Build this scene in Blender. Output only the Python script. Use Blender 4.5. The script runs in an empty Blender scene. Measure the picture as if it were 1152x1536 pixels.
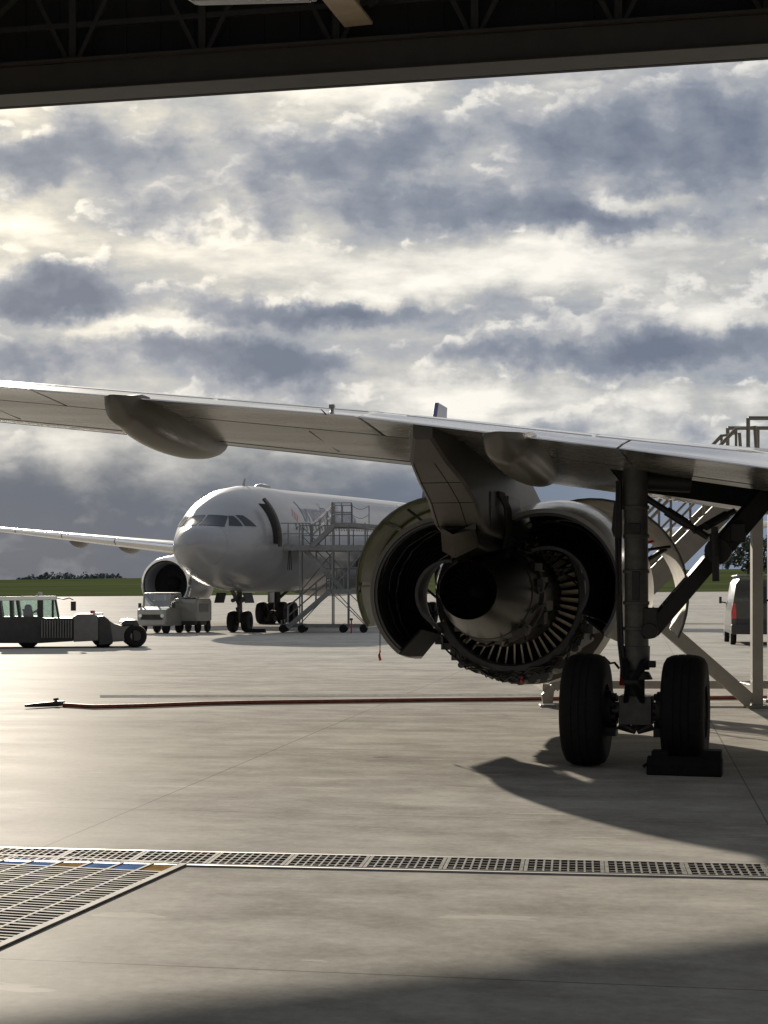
import bpy, bmesh, math, random
from mathutils import Vector, Matrix
random.seed(7)
PI = math.pi
R_ = math.radians
SC = bpy.context.scene
COL = SC.collection

# ------------------------------------------------------------------ camera model (f in photo pixels)
FPX, HC, YH = 2300.0, 1.8, 893.0
def P(px, py, d):
    return Vector(((px-576)/FPX*d, d, HC+(YH-py)/FPX*d))
def GP(px, py, z=0.0):
    d = FPX*(HC-z)/(py-YH)
    return Vector(((px-576)/FPX*d, d, z))

# ------------------------------------------------------------------ materials
def mat(name, col, rough=.5, metal=0., var=.12, vscale=6., bump=0., bscale=40., coat=0., spec=.5, stretch=(1, 1, 1), col2=None, rvar=.0):
    m = bpy.data.materials.new(name); m.use_nodes = True
    nt = m.node_tree; b = nt.nodes['Principled BSDF']
    b.inputs['Roughness'].default_value = rough
    b.inputs['Metallic'].default_value = metal
    b.inputs['Specular IOR Level'].default_value = spec
    if coat:
        b.inputs['Coat Weight'].default_value = coat
        b.inputs['Coat Roughness'].default_value = .08
    tc = nt.nodes.new('ShaderNodeTexCoord')
    mp = nt.nodes.new('ShaderNodeMapping'); mp.inputs['Scale'].default_value = stretch
    nt.links.new(tc.outputs['Object'], mp.inputs['Vector'])
    n = nt.nodes.new('ShaderNodeTexNoise')
    n.inputs['Scale'].default_value = vscale; n.inputs['Detail'].default_value = 6; n.inputs['Roughness'].default_value = .6
    nt.links.new(mp.outputs['Vector'], n.inputs['Vector'])
    cr = nt.nodes.new('ShaderNodeValToRGB')
    a = [max(0, c*(1-var)) for c in col]; bb = [min(1, c*(1+var)) for c in col]
    if col2: bb = list(col2)
    cr.color_ramp.elements[0].position = .33; cr.color_ramp.elements[0].color = (*a, 1)
    cr.color_ramp.elements[1].position = .68; cr.color_ramp.elements[1].color = (*bb, 1)
    nt.links.new(n.outputs['Fac'], cr.inputs['Fac'])
    nt.links.new(cr.outputs['Color'], b.inputs['Base Color'])
    if rvar:
        mr = nt.nodes.new('ShaderNodeMapRange')
        mr.inputs['From Min'].default_value = .3; mr.inputs['From Max'].default_value = .7
        mr.inputs['To Min'].default_value = max(0, rough-rvar); mr.inputs['To Max'].default_value = rough+rvar
        nt.links.new(n.outputs['Fac'], mr.inputs['Value']); nt.links.new(mr.outputs['Result'], b.inputs['Roughness'])
    if bump:
        n2 = nt.nodes.new('ShaderNodeTexNoise'); n2.inputs['Scale'].default_value = bscale; n2.inputs['Detail'].default_value = 4
        nt.links.new(mp.outputs['Vector'], n2.inputs['Vector'])
        bp = nt.nodes.new('ShaderNodeBump'); bp.inputs['Strength'].default_value = bump; bp.inputs['Distance'].default_value = .02
        nt.links.new(n2.outputs['Fac'], bp.inputs['Height']); nt.links.new(bp.outputs['Normal'], b.inputs['Normal'])
    return m

def glass(name, tint=(.75, .85, .83), rough=.03, glossy=.25):
    m = bpy.data.materials.new(name); m.use_nodes = True
    nt = m.node_tree; nt.nodes.clear()
    o = nt.nodes.new('ShaderNodeOutputMaterial'); mx = nt.nodes.new('ShaderNodeMixShader')
    t = nt.nodes.new('ShaderNodeBsdfTransparent'); t.inputs['Color'].default_value = (*tint, 1)
    g = nt.nodes.new('ShaderNodeBsdfGlossy'); g.inputs['Roughness'].default_value = rough
    mx.inputs['Fac'].default_value = glossy
    nt.links.new(t.outputs[0], mx.inputs[1]); nt.links.new(g.outputs[0], mx.inputs[2]); nt.links.new(mx.outputs[0], o.inputs['Surface'])
    return m

M = {}
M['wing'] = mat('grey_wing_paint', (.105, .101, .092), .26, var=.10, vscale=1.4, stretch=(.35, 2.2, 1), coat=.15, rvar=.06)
M['wingtop'] = mat('sky_glare_paint', (.78, .78, .79), .2, .8, var=.08, vscale=2., stretch=(.4, 2, 1), coat=.6)  # sky glare on the upper panels put into a brighter colour
M['white'] = mat('white_paint', (.21, .215, .23), .34, var=.09, vscale=.8, coat=.3)
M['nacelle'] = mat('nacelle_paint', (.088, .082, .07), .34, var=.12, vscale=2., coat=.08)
M['nacelle_lit'] = mat('lit_nacelle_paint', (.22, .21, .18), .25, var=.14, vscale=2., coat=.4)  # same nacelle paint made lighter, as lit on the right reverser
M['pylon'] = mat('pylon_paint', (.06, .056, .048), .5, var=.18, vscale=3, coat=.05)
M['primer'] = mat('olive_primer', (.10, .11, .06), .55, var=.35, vscale=3.5, bump=.15, bscale=14)
M['sunlitskin'] = mat('sunlit_inner_skin', (.55, .53, .48), .45, var=.2, vscale=5)  # sun on the right cowl's inner face put into its colour
M['composite'] = mat('dark_composite', (.025, .026, .03), .5, var=.4, vscale=7)
M['duct'] = mat('duct_lining', (.035, .036, .04), .45, var=.3, vscale=9, bump=.1)
M['black'] = mat('dark_cavity', (.012, .012, .014), .8, var=.3, spec=.15)
M['inconel'] = mat('burnt_nickel_alloy', (.05, .046, .04), .36, .85, var=.25, vscale=3, stretch=(1, .3, 1))
M['coremetal'] = mat('core_casing', (.04, .038, .036), .5, .5, var=.3, vscale=5, bump=.2)
M['vane'] = mat('vane_metal', (.80, .72, .58), .4, .1, var=.12)
M['gear'] = mat('gear_metal', (.06, .06, .056), .45, .3, var=.25, vscale=12, bump=.1)
M['geardark'] = mat('gear_dark', (.008, .008, .009), .55, .1, var=.3, vscale=10)
M['rubber'] = mat('tyre_rubber', (.008, .008, .009), .8, var=.3, vscale=12, bump=.15, spec=.25)
M['red'] = mat('red_fabric', (.45, .02, .02), .6, var=.2)
M['chrome'] = mat('bare_metal', (.7, .7, .7), .14, 1., var=.05)
M['concrete_red'] = mat('red_hose', (.18, .045, .025), .55, var=.35, vscale=9, bump=.2)
M['steel'] = mat('painted_steel', (.19, .178, .155), .45, var=.12, vscale=3, coat=.1)
M['galv'] = mat('galvanised_steel', (.25, .25, .25), .5, .2, var=.15, vscale=6)
M['galvdark'] = mat('dull_galvanised_steel', (.17, .178, .185), .5, .4, var=.15, vscale=6)
M['grate'] = mat('worn_grate_steel', (.15, .147, .137), .7, 0., var=.4, vscale=9, spec=.02)
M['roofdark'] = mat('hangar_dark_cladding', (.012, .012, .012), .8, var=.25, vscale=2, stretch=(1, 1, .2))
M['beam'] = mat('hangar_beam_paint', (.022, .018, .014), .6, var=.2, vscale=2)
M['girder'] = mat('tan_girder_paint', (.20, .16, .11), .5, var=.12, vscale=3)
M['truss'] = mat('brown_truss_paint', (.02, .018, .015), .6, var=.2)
M['wallpanel'] = mat('hangar_wall_panel', (.5, .5, .48), .7, var=.1, vscale=.6)
M['tractor'] = mat('tractor_paint', (.11, .112, .112), .45, var=.15, vscale=4, coat=.2)
M['tractordark'] = mat('tractor_dark', (.028, .028, .03), .55, var=.25)
M['tuggrey'] = mat('tug_paint', (.27, .27, .25), .4, var=.12, vscale=4, coat=.25)
M['plastic'] = mat('black_plastic', (.018, .018, .02), .5, var=.2)
M['glass'] = glass('cab_glass', (.55, .68, .62))
M['fill_skylight'] = glass('fill_skylight_sheet', (.92, .94, .95), .2, .05)
M['darkglass'] = mat('dark_window_glass', (.015, .02, .026), .12, var=.2, spec=.3)
M['winglass'] = glass('windscreen_glass', (.45, .5, .5), .05, .35)
M['redlamp'] = mat('red_lamp_lens', (.5, .03, .03), .15, var=.2, coat=.6)
M['vanpaint'] = mat('van_paint', (.03, .029, .027), .3, var=.08, vscale=2, coat=.5)  # white van's unlit tone put into the paint colour
M['purple'] = mat('purple_tail_paint', (.05, .045, .12), .3, var=.15, coat=.4)
M['ink'] = mat('navy_lettering', (.09, .09, .18), .35, var=.1)
M['reddot'] = mat('red_lettering', (.75, .16, .13), .35, var=.1)
M['lamp'] = mat('lamp_housing', (.12, .12, .115), .4, var=.1)
M['bark'] = mat('bark', (.07, .055, .04), .9, var=.3)
M['leaf'] = mat('tree_leaves', (.05, .065, .04), .9, var=.45, vscale=.35)
M['farleaf'] = mat('haze_tinted_leaves', (.085, .105, .115), 1., var=.25, vscale=.05, spec=0.)  # distance haze put into the leaf colour
M['orangegrime'] = mat('orange_beacon', (.6, .25, .05), .3, var=.1)
M['decal'] = mat('white_decal', (.8, .8, .78), .4, var=.05)

# ------------------------------------------------------------------ mesh builder
INV = {}
def reg(o, mw): INV[o.name] = mw.inverted(); return o

class MB:
    def __init__(s): s.v = []; s.f = []
    def add(s, vs, fs):
        n = len(s.v); s.v += [Vector(p) for p in vs]; s.f += [tuple(i+n for i in f) for f in fs]; return s
    def box(s, c, d, rz=0., m=None):
        c = Vector(c); hx, hy, hz = d[0]/2, d[1]/2, d[2]/2
        vs = [Vector((x, y, z)) for x in (-hx, hx) for y in (-hy, hy) for z in (-hz, hz)]
        if m is None: m = Matrix.Rotation(rz, 3, 'Z')
        vs = [m @ p + c for p in vs]
        return s.add(vs, [(0, 1, 3, 2), (4, 6, 7, 5), (0, 4, 5, 1), (2, 3, 7, 6), (0, 2, 6, 4), (1, 5, 7, 3)])
    def beam(s, p, q, w, h, up=(0, 0, 1)):
        p = Vector(p); q = Vector(q); d = (q-p).normalized(); up = Vector(up)
        x = d.cross(up)
        if x.length < 1e-3: x = d.cross(Vector((1, 0, 0)))
        x.normalize(); z = x.cross(d).normalized()
        vs = [e + x*(a*w/2) + z*(b*h/2) for e in (p, q) for a, b in ((-1, -1), (1, -1), (1, 1), (-1, 1))]
        return s.add(vs, [(3, 2, 1, 0), (4, 5, 6, 7), (0, 1, 5, 4), (1, 2, 6, 5), (2, 3, 7, 6), (3, 0, 4, 7)])
    def tube(s, p, q, r0, r1=None, n=12):
        r1 = r0 if r1 is None else r1
        p = Vector(p); q = Vector(q); d = (q-p).normalized()
        x = d.cross(Vector((0, 0, 1)))
        if x.length < 1e-3: x = Vector((1, 0, 0))
        x.normalize(); y = d.cross(x)
        vs = []
        for e, r in ((p, r0), (q, r1)):
            for i in range(n):
                a = 2*PI*i/n; vs.append(e + x*(r*math.cos(a)) + y*(r*math.sin(a)))
        fs = [(i, (i+1) % n, n+(i+1) % n, n+i) for i in range(n)] + [tuple(range(n-1, -1, -1)), tuple(range(n, 2*n))]
        return s.add(vs, fs)
    def path(s, pts, r, n=8):
        pts = [Vector(p) for p in pts]; rings = []
        for i, p in enumerate(pts):
            d = (pts[min(i+1, len(pts)-1)]-pts[max(i-1, 0)]).normalized()
            x = d.cross(Vector((0, 0, 1)))
            if x.length < 1e-3: x = Vector((1, 0, 0))
            x.normalize(); y = d.cross(x)
            rr = r[i] if isinstance(r, (list, tuple)) else r
            rings.append([p + x*(rr*math.cos(2*PI*k/n)) + y*(rr*math.sin(2*PI*k/n)) for k in range(n)])
        return s.loft(rings)
    def loft(s, rings, closed=True, caps=True):
        n = len(rings[0]); vs = [p for r in rings for p in r]; fs = []
        for j in range(len(rings)-1):
            for i in range(n if closed else n-1):
                a = j*n+i; b = j*n+(i+1) % n
                fs.append((a, b, b+n, a+n))
        if caps and closed:
            fs.append(tuple(range(n-1, -1, -1))); fs.append(tuple(range((len(rings)-1)*n, len(rings)*n)))
        return s.add(vs, fs)
    def lathe(s, prof, origin, axis, n=48, caps=False, a0=0., a1=2*PI, xdir=None):
        o = Vector(origin); d = Vector(axis).normalized()
        x = Vector(xdir) if xdir else d.cross(Vector((0, 0, 1)))
        if x.length < 1e-3: x = Vector((1, 0, 0))
        x = (x - d*x.dot(d)).normalized(); y = d.cross(x)
        full = abs(a1-a0-2*PI) < 1e-4
        m = n if full else n+1
        rings = []
        for u, r in prof:
            rings.append([o + d*u + x*(r*math.cos(a0+(a1-a0)*k/n)) + y*(r*math.sin(a0+(a1-a0)*k/n)) for k in range(m)])
        return s.loft(rings, closed=full, caps=caps)
    def prism(s, pts, off):
        n = len(pts); off = Vector(off)
        vs = [Vector(p) for p in pts] + [Vector(p)+off for p in pts]
        fs = [tuple(range(n)), tuple(range(2*n-1, n-1, -1))] + [(i, n+i, n+(i+1) % n, (i+1) % n) for i in range(n)]
        return s.add(vs, fs)
    def build(s, name, material, parent=None, world=False, ang=35., recalc=True, bevel=0., seg=2):
        vs = s.v
        if parent is not None and world:
            im = INV[parent.name]; vs = [im @ p for p in vs]
        loc = Vector((0, 0, 0))
        if parent is None:
            lo = Vector((min(p.x for p in vs), min(p.y for p in vs), min(p.z for p in vs)))
            hi = Vector((max(p.x for p in vs), max(p.y for p in vs), max(p.z for p in vs)))
            loc = Vector(((lo.x+hi.x)/2, (lo.y+hi.y)/2, lo.z)); vs = [p-loc for p in vs]
        me = bpy.data.meshes.new(name); me.from_pydata([tuple(p) for p in vs], [], s.f)
        if recalc:
            bm = bmesh.new(); bm.from_mesh(me); bmesh.ops.recalc_face_normals(bm, faces=bm.faces); bm.to_mesh(me); bm.free()
        me.polygons.foreach_set('use_smooth', [True]*len(me.polygons))
        me.set_sharp_from_angle(angle=R_(ang))
        o = bpy.data.objects.new(name, me); COL.objects.link(o); o.location = loc
        me.materials.append(material)
        if bevel:
            b = o.modifiers.new('edge', 'BEVEL'); b.width = bevel; b.segments = seg; b.limit_method = 'ANGLE'; b.angle_limit = R_(40)
        if parent is not None:
            o.parent = parent; INV[o.name] = INV[parent.name]
        else:
            INV[o.name] = Matrix.Translation(loc).inverted()
        return o

def tag(o, label, cat, group=None, kind=None):
    if label: o['label'] = label
    if cat: o['category'] = cat
    if group: o['group'] = group
    if kind: o['kind'] = kind
    return o
def thing(name, label, cat, loc, rz=0., group=None):
    o = bpy.data.objects.new(name, None); COL.objects.link(o)
    o.location = loc; o.rotation_euler = (0, 0, rz); o.empty_display_size = .3
    reg(o, Matrix.Translation(Vector(loc)) @ Matrix.Rotation(rz, 4, 'Z'))
    return tag(o, label, cat, group)
def kids(o): return [c for c in bpy.data.objects if c.parent == o]
def lerp(a, b, t): return a+(b-a)*t
def interp(x, tab):
    if x <= tab[0][0]: return tab[0][1]
    for (x0, y0), (x1, y1) in zip(tab, tab[1:]):
        if x <= x1: return y0+(y1-y0)*(x-x0)/(x1-x0)
    return tab[-1][1]
def sm(x, a, b):
    t = max(0., min(1., (x-a)/(b-a))); return t*t*(3-2*t)

# ================================================================== SETTING
def ground_z(x, y):
    g = sm(y, 105, 250)*(2.0+.0075*max(-160, min(300, x)))
    return g
def rise(x, y):
    return ground_z(x, y)+sm(y, 250, 760)*(9.7+.008*max(-300, min(300, x)))

def sheet(name, xs, ys, zf, material):
    mb = MB(); vs = [Vector((x, y, zf(x, y))) for y in ys for x in xs]; n = len(xs)
    fs = [(j*n+i, j*n+i+1, (j+1)*n+i+1, (j+1)*n+i) for j in range(len(ys)-1) for i in range(n-1)]
    mb.add(vs, fs); return mb.build(name, material)

def apron_material():
    m = bpy.data.materials.new('polished_concrete'); m.use_nodes = True
    nt = m.node_tree; L = nt.links; b = nt.nodes['Principled BSDF']
    geo = nt.nodes.new('ShaderNodeNewGeometry')
    rot = nt.nodes.new('ShaderNodeMapping'); rot.inputs['Rotation'].default_value = (0, 0, R_(9.5))
    L.new(geo.outputs['Position'], rot.inputs['Vector'])
    def noise(scale, detail, st, rough=.6):
        mp = nt.nodes.new('ShaderNodeMapping'); mp.inputs['Scale'].default_value = st
        L.new(rot.outputs['Vector'], mp.inputs['Vector'])
        n = nt.nodes.new('ShaderNodeTexNoise'); n.inputs['Scale'].default_value = scale; n.inputs['Detail'].default_value = detail; n.inputs['Roughness'].default_value = rough
        L.new(mp.outputs['Vector'], n.inputs['Vector']); return n.outputs['Fac']
    def ma(op, a, bb=None, c=None, clamp=False):
        n = nt.nodes.new('ShaderNodeMath'); n.operation = op; n.use_clamp = clamp
        for k, v in enumerate((a, bb, c)):
            if v is None: continue
            if isinstance(v, (int, float)): n.inputs[k].default_value = v
            else: L.new(v, n.inputs[k])
        return n.outputs[0]
    big = noise(.35, 5, (.6, 1, 1)); mid = noise(2.2, 8, (.6, 1, 1), .68); fine = noise(14, 5, (1, 1, 1), .7)
    streak = noise(.9, 6, (.16, 1.3, 1), .62)
    sep = nt.nodes.new('ShaderNodeSeparateXYZ'); L.new(rot.outputs['Vector'], sep.inputs[0])
    def joint(sock, period, phase, w):
        f = ma('FRACT', ma('ADD', ma('DIVIDE', sock, period), phase))
        d = ma('ABSOLUTE', ma('SUBTRACT', f, .5))
        return ma('LESS_THAN', d, w/period)
    jx = joint(sep.outputs['X'], 5.2, .31, .007); jy = joint(sep.outputs['Y'], 5.2, .12, .007)
    j = ma('MAXIMUM', jx, jy)
    val = ma('ADD', ma('MULTIPLY', big, .30), ma('ADD', ma('MULTIPLY', mid, .42), ma('ADD', ma('MULTIPLY', fine, .20), ma('MULTIPLY', streak, .18))))
    cr = nt.nodes.new('ShaderNodeValToRGB')
    e = cr.color_ramp.elements
    e[0].position = .43; e[0].color = (.215, .204, .182, 1)
    e[1].position = .66; e[1].color = (.44, .426, .39, 1)
    L.new(val, cr.inputs['Fac'])
    # pale stretched spots and dark tyre scuffs
    sp = noise(2.3, 3, (.35, 1.6, 1), .5); spm = ma('MULTIPLY', ma('GREATER_THAN', sp, .69), .35)
    sc = noise(.8, 8, (.10, 1.9, 1), .7); scm = ma('MULTIPLY', ma('SUBTRACT', sc, .60, clamp=True), 1.6)
    mx = nt.nodes.new('ShaderNodeMix'); mx.data_type = 'RGBA'; L.new(spm, mx.inputs[0]); L.new(cr.outputs['Color'], mx.inputs[6]); mx.inputs[7].default_value = (.55, .53, .48, 1)
    mx2 = nt.nodes.new('ShaderNodeMix'); mx2.data_type = 'RGBA'; L.new(ma('MULTIPLY', scm, 1., clamp=True), mx2.inputs[0]); L.new(mx.outputs[2], mx2.inputs[6]); mx2.inputs[7].default_value = (.10, .095, .085, 1)
    vo = nt.nodes.new('ShaderNodeTexVoronoi'); vo.inputs['Scale'].default_value = .55; L.new(rot.outputs['Vector'], vo.inputs['Vector'])
    spots = ma('MULTIPLY', ma('LESS_THAN', ma('ADD', vo.outputs['Distance'], ma('MULTIPLY', ma('SUBTRACT', fine, .5), .12)), .055), .35)
    mxo = nt.nodes.new('ShaderNodeMix'); mxo.data_type = 'RGBA'; L.new(spots, mxo.inputs[0]); L.new(mx2.outputs[2], mxo.inputs[6]); mxo.inputs[7].default_value = (.09, .085, .075, 1); mx2 = mxo
    mx3 = nt.nodes.new('ShaderNodeMix'); mx3.data_type = 'RGBA'; L.new(ma('MULTIPLY', j, .6), mx3.inputs[0]); L.new(mx2.outputs[2], mx3.inputs[6]); mx3.inputs[7].default_value = (.07, .065, .06, 1)
    r = ma('ADD', .50, ma('ADD', ma('MULTIPLY', ma('SUBTRACT', mid, .5), .2), ma('MULTIPLY', ma('SUBTRACT', streak, .5), .14)))
    bp = nt.nodes.new('ShaderNodeBump'); bp.inputs['Strength'].default_value = .12; bp.inputs['Distance'].default_value = .01
    L.new(ma('ADD', mid, ma('MULTIPLY', fine, .4)), bp.inputs['Height'])
    nt.nodes.remove(b)
    df = nt.nodes.new('ShaderNodeBsdfDiffuse'); gl = nt.nodes.new('ShaderNodeBsdfGlossy'); fr = nt.nodes.new('ShaderNodeFresnel'); fr.inputs['IOR'].default_value = 1.3
    L.new(mx3.outputs[2], df.inputs['Color']); df.inputs['Roughness'].default_value = .3
    gl.inputs['Color'].default_value = (1, 1, 1, 1); L.new(r, gl.inputs['Roughness'])
    for q in (df, gl, fr): L.new(bp.outputs['Normal'], q.inputs['Normal'])
    ms = nt.nodes.new('ShaderNodeMixShader'); L.new(ma('MULTIPLY_ADD', fr.outputs[0], .019, .002), ms.inputs['Fac'])
    L.new(df.outputs[0], ms.inputs[1]); L.new(gl.outputs[0], ms.inputs[2]); L.new(ms.outputs[0], nt.nodes['Material Output'].inputs['Surface'])
    return m
M['apron'] = apron_material()
xs = [-420, -250, -150, -100, -60, -30, 0, 30, 60, 100, 150, 250, 420]
tag(sheet('apron', xs, [-40, 0, 30, 60, 90, 105, 120, 140, 160, 180, 200, 220, 240, 256, 270], ground_z, M['apron']), 'pale smooth concrete apron and hangar floor', None, kind='structure')

M['grass'] = mat('airfield_grass', (.040, .050, .021), .9, var=.35, vscale=.06, stretch=(.3, 1.6, 1), bump=.4, bscale=1.5, spec=0.)
def gz(x, y): return rise(x, y)+.05
tag(sheet('grass_field', [-2500, -1200, -600, -300, -150, -60, 0, 60, 150, 300, 600, 1200, 2500],
          [251, 262, 275, 300, 340, 390, 450, 520, 600, 680, 760, 900, 1400, 2500, 6000], lambda x, y: gz(max(-300, min(300, x)), y), M['grass']),
    'green mown airfield grass beyond the apron', None, kind='structure')
# far hills
M['hill'] = mat('haze_tinted_hills', (.10, .14, .20), 1., var=.2, vscale=.004, spec=0.)  # blue of the distant air put into the hill colour
mb = MB(); hx = [-4200+i*120 for i in range(75)]
def hz(x):
    return 12+45*math.exp(-((x-1500)/420)**2)+34*math.exp(-((x-950)/260)**2)+10*math.sin(x/310.)+6*math.sin(x/97.+1)
ring = []
for x in hx:
    z = max(2., hz(x)) + 26
    ring.append([Vector((x, 5200, -5)), Vector((x, 5500, z*.62)), Vector((x, 5900, z)), Vector((x, 6600, z*.8)), Vector((x, 7200, -5))])
mb.loft(ring, closed=False)
tag(mb.build('distant_hills', M['hill']), 'haze-tinted blue far hills on the horizon', None, kind='structure')

# ------------------------------------------------------------------ foliage helper
def leaf_cloud(mb, c, rad, n, size, flat=.0):
    c = Vector(c)
    blobs = []
    for k in range(max(5, n//60)):
        a = random.uniform(0, 2*PI); t = random.uniform(-1, 1); rr = math.sqrt(1-t*t)*random.uniform(.35, .8)
        blobs.append((Vector((c.x+rad[0]*rr*math.cos(a), c.y+rad[1]*rr*math.sin(a), c.z+rad[2]*t*.75)), random.uniform(.22, .42)))
    for i in range(n):
        b, s = random.choice(blobs)
        d = Vector((random.gauss(0, 1), random.gauss(0, 1), random.gauss(0, 1)))
        d.normalize(); d *= random.uniform(.6, 1.0)*s
        p = b + Vector((d.x*rad[0], d.y*rad[1], d.z*rad[2]))
        u = Vector((random.gauss(0, 1), random.gauss(0, 1), random.gauss(0, 1))).normalized()
        w = u.orthogonal().normalized(); sz = size*random.uniform(.6, 1.4)
        v2 = u.cross(w)
        mb.add([p-w*sz, p+v2*sz*.6, p+w*sz, p-v2*sz*.6], [(0, 1, 2, 3)])

# far left wood: one mass
mb = MB()
for i in range(120):
    px = 30+i*1.3+random.uniform(-2, 2); d = random.uniform(800, 880)
    hgt = random.uniform(.75, 1.12)*interp(px, [(28, 2.2), (45, 3.4), (70, 5.2), (100, 5.4), (125, 4.2), (150, 4.6), (175, 4.2), (186, 1.8)])*random.uniform(.85, 1.1)
    x = (px-576)/FPX*d
    g = gz(max(-300, min(300, x)), d)
    leaf_cloud(mb, (x, d, g+hgt*.4), (2.2, 2.2, hgt*.6), 90, .36)
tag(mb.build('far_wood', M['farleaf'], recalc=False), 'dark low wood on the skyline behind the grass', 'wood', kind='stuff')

def tree(px, d, h, w, label, material, n=420):
    x = (px-576)/FPX*d; g = gz(max(-300, min(300, x)), d)-.1
    t = thing('broadleaf_tree', label, 'tree', (x, d, g), 0, 'trees on the airfield edge')
    tr = MB(); tr.tube((x, d, g-.4), (x+.1, d, g+h*.45), h*.03, h*.018, 8)
    for k in range(5):
        a = k*1.3; tr.tube((x, d, g+h*.3), (x+math.cos(a)*w*.3, d+math.sin(a)*w*.3, g+h*.65), h*.013, h*.005, 6)
    tr.build('trunk', M['bark'], t, world=True)
    cr = MB(); leaf_cloud(cr, (x, d, g+h*.52), (w*.62, w*.62, h*.5), n*2, h*.042)
    cr.build('crown', material, t, world=True, recalc=False)
tree(1122, 520, 13.5, 11, 'large dark rounded tree behind the parked van', M['leaf'], 900)
tree(1150, 540, 13, 9, 'dark tree at the right edge, partly behind the stair posts', M['leaf'], 600)
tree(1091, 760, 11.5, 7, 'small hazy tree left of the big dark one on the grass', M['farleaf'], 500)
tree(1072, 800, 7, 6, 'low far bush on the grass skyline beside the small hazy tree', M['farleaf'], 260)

# lattice radio mast far right
mp = (1086-576)/FPX*900; t = thing('lattice_mast', 'thin reddish lattice mast on the far right skyline', 'mast', (mp, 900, rise(300, 900)), 0)
mb = MB(); b0 = rise(300, 900)-.2
for sx in (-1, 1):
    for sy in (-1, 1): mb.tube((mp+sx*1.1, 900+sy*1.1, b0), (mp+sx*.35, 900+sy*.35, b0+16), .11, .08, 6)
for k in range(10):
    z0 = b0+k*1.6; w0 = lerp(1.1, .35, k/10); w1 = lerp(1.1, .35, (k+1)/10)
    mb.tube((mp-w0, 900-w0, z0), (mp+w1, 900-w1, z0+1.6), .06, n=5); mb.tube((mp+w0, 900-w0, z0), (mp-w1, 900-w1, z0+1.6), .06, n=5)
M['mast'] = mat('mast_paint', (.22, .12, .11), .6)
mb.build('lattice', M['mast'], t, world=True)
for z, w in ((12.5, 2.4), (14.2, 1.8)):
    mb = MB(); mb.beam((mp-w/2, 900, b0+z), (mp+w/2, 900, b0+z), .3, .3); mb.build('crossarm', M['mast'], t, world=True)

# ================================================================== HANGAR
HR = -R_(11)
hang = thing('hangar', 'dark open hangar with steel header beam framing the view', 'hangar', (0, 33, 0), HR)
HZ = 12.93
mb = MB()
mb.box((4, -.2, HZ+.32), (72, .55, .64))
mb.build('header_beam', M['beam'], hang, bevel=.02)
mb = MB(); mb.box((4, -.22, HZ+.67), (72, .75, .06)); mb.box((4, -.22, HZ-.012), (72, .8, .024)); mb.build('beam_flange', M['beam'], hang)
mb = MB(); mb.box((4, .35, HZ+2.6), (72, .12, 5.2))
for i in range(90): mb.box((-31.6+i*.8, .27, HZ+2.9), (.12, .05, 4.4))
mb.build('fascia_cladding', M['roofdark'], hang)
for i in range(24):
    mb = MB(); x = -31+i*3.0
    mb.beam((x, -.2, HZ+.71), (x, -.2, HZ+3.6), .16, .16)
    mb.build('truss_post', M['truss'], hang)
    mb = MB(); x2 = x+1.5
    mb.beam((x+.1, -.22, HZ+.72), (x2, -.22, HZ+3.5), .1, .1); mb.beam((x+2.9, -.22, HZ+.72), (x2+.02, -.18, HZ+3.45), .1, .1)
    mb.build('truss_diagonal', M['truss'], hang)
mb = MB(); mb.box((4, -.2, HZ+1.55), (72, .1, .12)); mb.box((4, -.2, HZ+3.66), (72, .3, .25)); mb.build('truss_chord', M['truss'], hang)
mb = MB(); mb.box((4, -3.6, HZ+4.6), (72, 7.4, .2))
for i in range(30): mb.box((4, -1.5-i*1.95, HZ+4.42), (72, .1, .16))
for i in range(9): mb.box((-28+i*8.0, -33.2, HZ+4.6), (3.6, 51.6, .2))
mb.box((4, -59.1, HZ+4.59), (72, .5, .3))
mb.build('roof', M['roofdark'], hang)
for i in range(8):
    mb = MB(); mb.box((-24+i*8.0, -33.2, HZ+4.6), (4.38, 51.56, .03)); mb.build('fill_skylight', M['fill_skylight'], hang)  # invented roof lights, added to let sky fill the hangar's shadows
# girders under the roof, running back into the hangar
for i, gx in enumerate((-27, -18.2, -9.3, -.42, 8.5, 17.4, 26.3, 35.2)):
    mb = MB(); dirv = Vector((-math.sin(R_(4.5)), -math.cos(R_(4.5)), 0)); p0 = Vector((gx, -.65, HZ+.95)); p1 = p0+dirv*57
    mb.beam(p0, p1, .62, .06); mb.beam(p0+Vector((0, 0, .52)), p1+Vector((0, 0, .52)), .05, .98)
    mb.beam(p0+Vector((0, 0, 1.04)), p1+Vector((0, 0, 1.04)), .62, .06)
    mb.build('roof_girder', M['girder'], hang)
    for s in (-1, 1):
        mb = MB(); mb.beam(p0+Vector((s*.2, .1, .4)), p0+Vector((s*2.6, .25, 2.6)), .09, .09); mb.build('girder_brace', M['truss'], hang)
mb = MB(); mb.box((-32.1, -29, 8.7), (.2, 60, 17.4)); mb.build('wall', M['wallpanel'], hang)
mb = MB(); mb.box((40.1, -29, 8.7), (.2, 60, 17.4)); mb.build('wall', M['wallpanel'], hang)
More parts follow.
